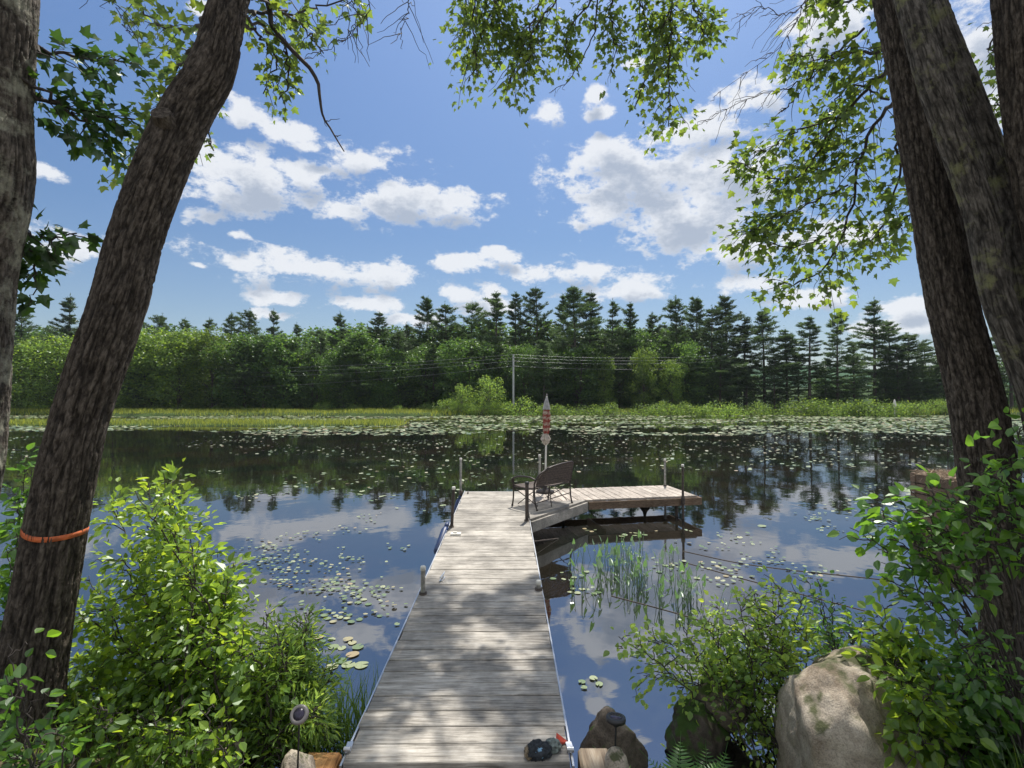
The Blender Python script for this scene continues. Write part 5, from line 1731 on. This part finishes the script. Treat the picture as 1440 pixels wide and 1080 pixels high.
# leaves beside and behind the edge trunk
stems = []
for (u, v) in [(30, 640), (45, 660), (25, 690), (55, 700), (20, 730), (60, 640), (8, 770), (15, 820)]:
    tip = P(u, v, RNG.uniform(3.3, 3.8)); base = np.array([-3.2, 3.5, 0.05]); stems.append([base, base * .4 + tip * .6, tip])
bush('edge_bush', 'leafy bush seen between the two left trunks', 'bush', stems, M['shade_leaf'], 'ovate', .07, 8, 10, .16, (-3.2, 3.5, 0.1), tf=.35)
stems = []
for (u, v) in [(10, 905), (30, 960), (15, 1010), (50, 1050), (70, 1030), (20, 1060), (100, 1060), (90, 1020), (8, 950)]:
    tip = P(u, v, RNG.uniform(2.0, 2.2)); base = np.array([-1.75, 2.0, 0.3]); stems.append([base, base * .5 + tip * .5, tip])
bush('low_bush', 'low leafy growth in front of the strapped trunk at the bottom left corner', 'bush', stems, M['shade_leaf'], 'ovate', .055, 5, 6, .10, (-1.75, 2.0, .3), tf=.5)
stems = []
for _ in range(30):
    u, v = RNG.uniform(95, 320), RNG.uniform(985, 1085)
    tip = P(u, v, RNG.uniform(2.25, 2.7)); base = np.array([tip[0] + RNG.normal() * .12, tip[1] + .1, .1])
    stems.append([base, base * .5 + tip * .5 + np.array([RNG.normal() * .03, 0, .03]), tip])
bush('ground_vine', 'low broad leaved growth along the bottom edge under the big left bush', 'plant', stems, M['alder'], 'ovate', .045, 8, 7, .11, (-1.4, 2.4, .1), r0=.004, tf=.35)
# willow right of it
stems = []
for _ in range(52):
    u, v = RNG.uniform(318, 455), RNG.uniform(868, 1040)
    if u > 440 and v < 900: v += 60
    tip = P(u, v, RNG.uniform(2.7, 3.3)); base = np.array([RNG.uniform(-1.6, -1.0), RNG.uniform(2.6, 3.2), 0.05])
    stems.append([base, base * .45 + tip * .55 + np.array([RNG.normal() * .03, 0, .06]), tip])
for (u, v) in [(372, 858), (400, 865), (438, 858), (425, 880), (460, 930), (468, 945)]:
    tip = P(u, v, 3.0); base = np.array([-1.25, 2.9, 0.05]); stems.append([base, base * .45 + tip * .55, tip])
bush('willow_bush', 'fine leaved yellow green willow between the big bush and the dock', 'bush', stems, M['willow'], 'lance', .055, 13, 13, .12, (-1.3, 2.9, 0.1), r0=.005, spread=.03)
# right: fine leaved shrub
stems = []
for (u, v) in [(930, 900), (905, 950), (960, 880), (985, 870), (1010, 850), (1035, 840), (1060, 830), (1085, 820), (1100, 825), (1130, 835), (1000, 900), (1040, 890), (1075, 880), (1100, 900), (1125, 880), (1020, 940), (1060, 950),
               (950, 965), (985, 960), (1090, 960), (1045, 1000), (1075, 1020), (1010, 1000), (1120, 930), (870, 895), (910, 885), (1040, 915), (1070, 905), (1015, 880), (1100, 860), (1060, 860), (990, 930)]:
    tip = P(u, v, RNG.uniform(3.0, 3.7)); base = np.array([RNG.uniform(1.35, 1.75), RNG.uniform(2.9, 3.4), 0.05])
    stems.append([base, base * .45 + tip * .55 + np.array([RNG.normal() * .04, 0, .08]), tip])
bush('fine_leaved_shrub', 'bright fine leaved shrub left of the big pale boulder', 'shrub', stems, M['willow'], 'ovate', .042, 10, 12, .17, (1.55, 3.1, 0.1), r0=.006, spread=.028)
stems = []
for (u, v) in [(1130, 810), (1150, 815), (1170, 840), (1190, 860), (1160, 870), (1180, 900), (1200, 890), (1140, 860), (1215, 865), (1145, 900)]:
    tip = P(u, v, RNG.uniform(3.6, 4.1)); base = np.array([RNG.uniform(2.2, 2.5), 3.7, 0.05])
    stems.append([base, base * .45 + tip * .55, tip])
bush('dark_twiggy_shrub', 'sparse dark twiggy shrub standing behind the big pale boulder', 'shrub', stems, M['shade_leaf'], 'ovate', .045, 5, 10, .18, (2.35, 3.7, .05), r0=.006, spread=.03)
# right: large dark leafy bush in front of the trunks
stems = []
for _ in range(28):
    u = RNG.uniform(1285, 1460)
    v = RNG.uniform(max(880, 1080 - (u - 1250) * 2.4), 1075)
    tip = P(u, v, RNG.uniform(2.2, 3.1)); base = np.array([RNG.uniform(2.1, 2.8), RNG.uniform(2.2, 2.9), 0.15])
    stems.append([base, base * .45 + tip * .55 + np.array([RNG.normal() * .04, 0, .08]), tip])
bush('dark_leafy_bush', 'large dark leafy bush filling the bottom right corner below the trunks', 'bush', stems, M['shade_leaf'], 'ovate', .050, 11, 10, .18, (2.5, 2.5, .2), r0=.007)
stems = []
for (u, v, Y_) in [(1195, 742, 2.7), (1225, 708, 2.7), (1240, 715, 2.6), (1265, 700, 2.6), (1250, 750, 2.6), (1280, 690, 2.6), (1300, 685, 2.6), (1330, 690, 2.5), (1300, 720, 2.5), (1285, 760, 2.5), (1330, 740, 2.5), (1310, 790, 2.5),
                 (1360, 700, 2.5), (1395, 620, 2.5), (1380, 640, 2.5), (1420, 640, 2.5), (1400, 730, 2.5), (1410, 690, 2.5), (1240, 810, 2.7), (1265, 830, 2.7), (1290, 830, 2.6), (1430, 600, 2.5), (1425, 760, 2.5)]:
    tip = P(u, v, Y_); base = np.array([RNG.uniform(2.3, 2.6), 2.4, 0.4])
    stems.append([base, base * .35 + tip * .65 + np.array([.05, 0, .10]), tip])
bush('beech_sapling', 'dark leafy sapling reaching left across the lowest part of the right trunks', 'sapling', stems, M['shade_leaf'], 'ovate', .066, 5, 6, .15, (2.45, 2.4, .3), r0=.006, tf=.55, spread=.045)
stems = []
for (u, v, Y_) in [(1275, 960, 2.45), (1290, 1000, 2.4), (1300, 1040, 2.35), (1260, 930, 2.5), (1310, 970, 2.4), (1240, 850, 2.9), (1265, 870, 2.9), (1255, 900, 2.8), (1290, 880, 2.8), (1220, 880, 2.9), (1300, 910, 2.8), (1235, 920, 2.8)]:
    tip = P(u, v, Y_); base = np.array([2.2, 2.8, 0.2])
    stems.append([base, base * .4 + tip * .6, tip])
bush('bright_leafy_bush', 'sunlit pale green leaves above the right side of the big boulder', 'bush', stems, M['alder'], 'ovate', .062, 8, 9, .14, (2.2, 2.8, .2), r0=.006, tf=.4)

# bank grass
RNG = np.random.default_rng(88)
TPL['blade2'] = (np.array([[-.011, 0, 0], [.011, 0, 0], [-.009, .5, -.04], [.009, .5, -.04], [0, 1, -.28]]), np.array([[0, 1, 3], [0, 3, 2], [2, 3, 4]]))
def near_grass(n, xr, yr, h, name, label, cat='grass', minz=-.08):
    o = blades(n, xr, yr, h, 0, name, (M['grass'], 'blade2'), lean=.3, minz=minz, zf=ground_z if minz > -1 else (lambda x, y: np.zeros_like(x)))
    tag(o, label, cat, kind='stuff')
near_grass(2300, (-1.6, -.88), (1.9, 3.6), .22, 'bank_grass', 'long green grass on the bank left of the dock')
near_grass(3600, (.42, 2.6), (1.7, 3.5), .26, 'bank_grass', 'short grass and weeds on the bank right of the dock')
near_grass(3800, (-5, -1.6), (1.6, 4.2), .22, 'bank_grass', 'grass under the trunks on the left bank')
near_grass(2500, (2.6, 5.5), (1.2, 4.6), .25, 'bank_grass', 'grass under the trunks on the right bank')
near_grass(260, (-1.2, -.88), (3.0, 3.5), .34, 'reeds', 'thin dark green reeds in the water against the left side of the dock', 'reeds', -5)

# ferns
def fern(u, v, Y_, n, Lf, label):
    b0 = P(u, v, Y_)
    b0[2] = float(ground_z(b0[0], b0[1])) + .01
    root = thing('fern', label, 'fern', tuple(b0), group='ferns below the mossy rock')
    for k in range(n):
        a = 2 * pi * k / n + RNG.normal() * .2
        el_ = RNG.uniform(.8, 1.25)
        d = np.array([cos(a) * cos(el_), sin(a) * cos(el_), sin(el_)])
        s = np.linspace(0, 1, 16)[:, None]
        pts = d * Lf * s + np.array([cos(a) * .25, sin(a) * .25, -.22]) * Lf * s ** 2.2
        mb = MB()
        mb.tube(pts, np.linspace(.003, .001, 16), 4)
        tg_ = unit(np.gradient(pts, axis=0))
        side = unit(np.cross(tg_, [0, 0, 1.0]))
        t_ = np.linspace(.12, .98, 26)
        pi_ = np.stack([np.interp(t_, s[:, 0], pts[:, q]) for q in range(3)], -1)
        ti = np.stack([np.interp(t_, s[:, 0], tg_[:, q]) for q in range(3)], -1)
        si = np.stack([np.interp(t_, s[:, 0], side[:, q]) for q in range(3)], -1)
        for sg in (-1, 1):
            dd = unit(si * sg + ti * .35)
            add_leaves(mb, pi_, dd, np.cross(ti, si) + RNG.normal(size=pi_.shape) * .1, Lf * .26 * np.sin(np.clip(t_ * 1.05 + .05, 0, 1) * pi) ** .7 * (1.1 - .5 * t_), 'lance2')
        mb.build('frond', M['fern'], root)
TPL['lance2'] = (np.array([[0, 0, 0], [.11, .2, .0], [.07, .65, 0], [0, 1, -.05], [-.07, .65, 0], [-.11, .2, 0]]), np.array([[0, 1, 2], [0, 2, 3], [0, 3, 4], [0, 4, 5]]))
fern(950, 1080, 2.45, 9, .52, 'green fern nearest the solar light at the bottom edge')
fern(1000, 1075, 2.55, 10, .56, 'green fern under the mossy rock at the bottom edge')
fern(1040, 1085, 2.4, 9, .46, 'green fern just left of the big pale boulder')

# ------------------------------------------------------------ rocks
def rock(name, label, c, size, seed, mat, rough=.35, rz=0.0, planes=7):
    rg = np.random.default_rng(seed)
    bm_n = 56
    th = np.linspace(0, pi, bm_n); ph = np.linspace(0, 2 * pi, bm_n * 2, endpoint=False)
    T, Ph = np.meshgrid(th, ph, indexing='ij')
    d = np.stack([np.sin(T) * np.cos(Ph), np.sin(T) * np.sin(Ph), np.cos(T)], -1)
    r = np.full(T.shape, 1.15)
    for k in range(planes):      # cut flat faces
        n_ = unit(rg.normal(size=3)); n_[2] = abs(n_[2]) * .8
        n_ = unit(n_); h = rg.uniform(.72, .95)
        dt = d @ n_
        r = np.where(dt > .05, np.minimum(r, h / np.maximum(dt, .05)), r)
    r = r * (1 + rough * (fbm(d * 1.7 + seed, 4, seed) - .5)) + .05 * (fbm(d * 9 + seed, 3, seed) - .5)
    v = d * r[..., None] * np.array(size)
    R = np.array([[cos(rz), -sin(rz), 0], [sin(rz), cos(rz), 0], [0, 0, 1]])
    v = v.reshape(-1, 3) @ R.T + np.array(c)
    n2 = bm_n * 2
    i = np.arange(bm_n - 1)[:, None]; j = np.arange(n2)[None, :]
    f = np.stack([i * n2 + j, (i + 1) * n2 + j, (i + 1) * n2 + (j + 1) % n2, i * n2 + (j + 1) % n2], -1).reshape(-1, 4)
    mb = MB(); mb.add(v, f, smooth=True)
    return tag(mb.build(name, mat), label, 'rock')
def at_px(u, v, Y_): return P(u, v, Y_)
c_ = P(1190, 1035, 2.75); rock('boulder', 'big pale granite boulder on the right bank', (c_[0], c_[1], c_[2] - .06), (.365, .40, .36), 5, M['granite'], .45, 0.4)
c_ = P(1290, 1020, 2.7); rock('boulder', 'lower tan boulder half hidden under leaves right of the big pale one', (c_[0], 2.95, c_[2] - .05), (.34, .3, .26), 15, M['granite'], .3)
c_ = P(975, 1015, 3.2); rock('mossy_rock', 'dark rounded mossy rock at the water edge under the fine leaved shrub', (c_[0], c_[1], c_[2] - .02), (.165, .18, .17), 8, M['mossrock'], .7, planes=12)
c_ = P(1015, 985, 3.3); rock('shadow_rock', 'dark brown rock behind the mossy rock', (c_[0], c_[1], c_[2]), (.15, .15, .15), 9, M['brownrock'], .25)
c_ = P(866, 1062, 2.9); rock('brown_rock', 'peaked brown rock behind the right solar light', (c_[0], c_[1] + .1, c_[2] - .02), (.17, .18, .20), 13, M['brownrock'], .5, planes=10)
c_ = P(418, 1085, 2.45); rock('pale_stone', 'pale rounded stone left of the orange timber', (c_[0], c_[1], c_[2]), (.07, .12, .08), 21, M['granite'], .25)
c_ = P(868, 1078, 2.45); rock('pale_stone', 'small pale stone right of the weathered timber', (c_[0], c_[1], c_[2]), (.05, .07, .07), 22, M['granite'], .25)
c_ = P(310, 1045, 2.7); rock('pale_stone', 'tan stone in the grass below the big left bush', (c_[0], c_[1], c_[2]), (.12, .10, .06), 24, M['granite'], .25)
c_ = P(1385, 975, 3.0); rock('pale_stone', 'grey flat stone at the foot of the right trunks', (c_[0], c_[1], c_[2]), (.16, .12, .07), 27, M['granite'], .25)

# ------------------------------------------------------------ solar lights
def solar(u, v, Y_, tiltv, label, r=.038, rg=0.0):
    h = P(u, v, Y_)
    gz = float(ground_z(h[0], h[1])) - .02
    root = thing('solar_light', label, 'garden light', (h[0], h[1], gz), group='solar path lights beside the landing')
    H2 = h[2] - gz
    mb = MB(); mb.tube([(-.02, 0, 0), (0, 0, H2 - .03)], .0045, 8); mb.build('stake', M['black'], root)
    ax = unit(np.array(tiltv))
    mb = MB(); mb.lathe([(0, -.03), (r * .35, -.03), (r * .45, -.012), (r, -.010), (r * 1.04, .0), (r, .010), (r * .66, .0125), (r * .64, .009), (0, .009)], (0, 0, H2), 28, axis=ax)
    mb.build('head', M['lamp_grey'] if rg == 0 else M['black'], root)
    mb = MB(); mb.lathe([(0, .0125), (r * .60, .0125), (r * .61, .0105)], (0, 0, H2), 24, axis=ax); mb.build('solar_panel', M['solar'], root)
solar(421, 1005, 2.4, (.06, -.92, .75), 'solar path light with its round grey head tilted to the camera, left of the dock', r=.040)
solar(866, 1011, 2.5, (.04, .10, 1), 'black solar path light with its flat head level, right of the dock', r=.046, rg=1)

# ------------------------------------------------------------ dropped bundle on the dock
g_ = G(768, 1062, DZ)
bundle = thing('cloth_bundle', 'crumpled dark bundle with blue and red patches, near right corner of dock', 'bundle', (g_[0], g_[1], DZ - .0))
RNG = np.random.default_rng(3)
def crump(c, size, seed, mat, name, amp=.4, sc_=3):
    th = np.linspace(0, pi, 26); ph = np.linspace(0, 2 * pi, 44, endpoint=False)
    T, Ph = np.meshgrid(th, ph, indexing='ij')
    d = np.stack([np.sin(T) * np.cos(Ph), np.sin(T) * np.sin(Ph), np.cos(T)], -1)
    r = 1 + amp * (1 - 2 * np.abs(fbm(d * sc_ + seed, 3, seed) * 2 - 1) * 1.2)
    v = (d * r[..., None] * np.array(size)).reshape(-1, 3) + np.array(c)
    v[:, 2] = np.maximum(v[:, 2], .002)
    i = np.arange(25)[:, None]; j = np.arange(44)[None, :]
    mb = MB(); mb.add(v, np.stack([i * 44 + j, (i + 1) * 44 + j, (i + 1) * 44 + (j + 1) % 44, i * 44 + (j + 1) % 44], -1).reshape(-1, 4), smooth=True)
    return mb.build(name, mat, bundle)
crump((-.035, -.01, .028), (.050, .045, .032), 3, mat_simple('dark_cloth', (.025, .03, .035), .9, var=.4, scale=60), 'dark_cloth')
crump((.035, .035, .022), (.034, .028, .024), 5, mat_simple('grey_green_cloth', (.17, .20, .18), .9, var=.5, scale=60), 'grey_cloth')
crump((-.082, .0, .014), (.022, .040, .014), 7, mat_simple('straw_cloth', (.17, .13, .08), .9, var=.5, scale=60), 'tan_cloth')
mb = MB(); mb.lathe([(0, .012), (.015, .010), (.020, .004), (.024, .0), (.026, -.01)], (-.035, -.045, .042), 20, axis=unit(np.array([-.1, -.8, .6])))
mb.build('blue_patch', mat_simple('blue_cloth', (.16, .30, .42), .6, var=.35, scale=50), bundle)
mb = MB()
v_ = np.array([[.05, .055, .02], [.115, .085, .012], [.06, .10, .045], [.075, .06, .004], [.055, .095, .004], [.11, .09, .002]])
mb.add(v_, [[0, 3, 1], [0, 1, 2], [0, 2, 4], [0, 4, 3], [1, 3, 5], [1, 5, 2], [2, 5, 4], [3, 4, 5]])
mb.build('red_patch', mat_simple('red_cloth', (.42, .05, .025), .7, var=.3, scale=60), bundle)

# ------------------------------------------------------------ brown crib by the right bank
cr = P(1283, 750, 8.0)
crib = thing('wooden_crib', 'brown wooden crib with dry straw on top, in the water behind right trunks', 'crib', (cr[0] + .66, 8.0, 0))
mb = MB()
for k in range(5):
    z = .08 + k * .17
    off = .0 if k % 2 else .012
    mb.box((.42, off, z), (.86, .10, .155), ch=.012)
    mb.box((.42, .80 + off, z), (.86, .10, .155), ch=.012)
    b0 = MB(); b0.box((0, 0, 0), (.70, .10, .155), ch=.012)
    R = np.array([[0, -1, 0], [1, 0, 0], [0, 0, 1]])
    mb.add(b0.v[0] @ R.T + np.array([.05, .40 + off, z]), b0.f[0]); mb.add(b0.v[0] @ R.T + np.array([.79, .40 + off, z]), b0.f[0])
mb.box((.42, .40, .40), (.62, .62, .8))
mb.build('side_boards', M['fascia'], crib)
mb = MB()
n = 1500
p_ = np.stack([RNG.uniform(0, .86, n), RNG.uniform(-.03, .84, n), .83 + RNG.random(n) * .05], -1)
add_leaves(mb, p_, unit(RNG.normal(size=(n, 3)) * np.array([1, 1, .25])), rnd_unit(n), RNG.uniform(.1, .22, n), 'straw') if 'straw' in TPL else None
TPL['straw'] = (np.array([[-.03, 0, 0], [.03, 0, 0], [0, 1, 0]]), np.array([[0, 1, 2]]))
add_leaves(mb, p_, unit(RNG.normal(size=(n, 3)) * np.array([1, 1, .25])), rnd_unit(n), RNG.uniform(.1, .22, n), 'straw')
mb.build('straw', mat_simple('dry_straw', (.34, .26, .18), .9, var=.35, scale=20), crib)

# ------------------------------------------------------------ thin summer haze
hm, nt, out = new_mat('summer_haze')
pv_ = N(nt, 'ShaderNodeVolumePrincipled')
pv_.inputs['Color'].default_value = (0.80, 0.88, 1.0, 1)
pv_.inputs['Density'].default_value = 0.00018
pv_.inputs['Anisotropy'].default_value = 0.1
L(nt, pv_.outputs[0], out.inputs['Volume'])
mb = MB()
mb.add([[x, y, z] for x in (-1000, 1000) for y in (-120, 1600) for z in (-2.5, 60)], [[0, 1, 3, 2], [4, 6, 7, 5], [0, 4, 5, 1], [2, 3, 7, 6], [0, 2, 6, 4], [1, 5, 7, 3]])
tag(mb.build('haze', hm), kind='stuff')
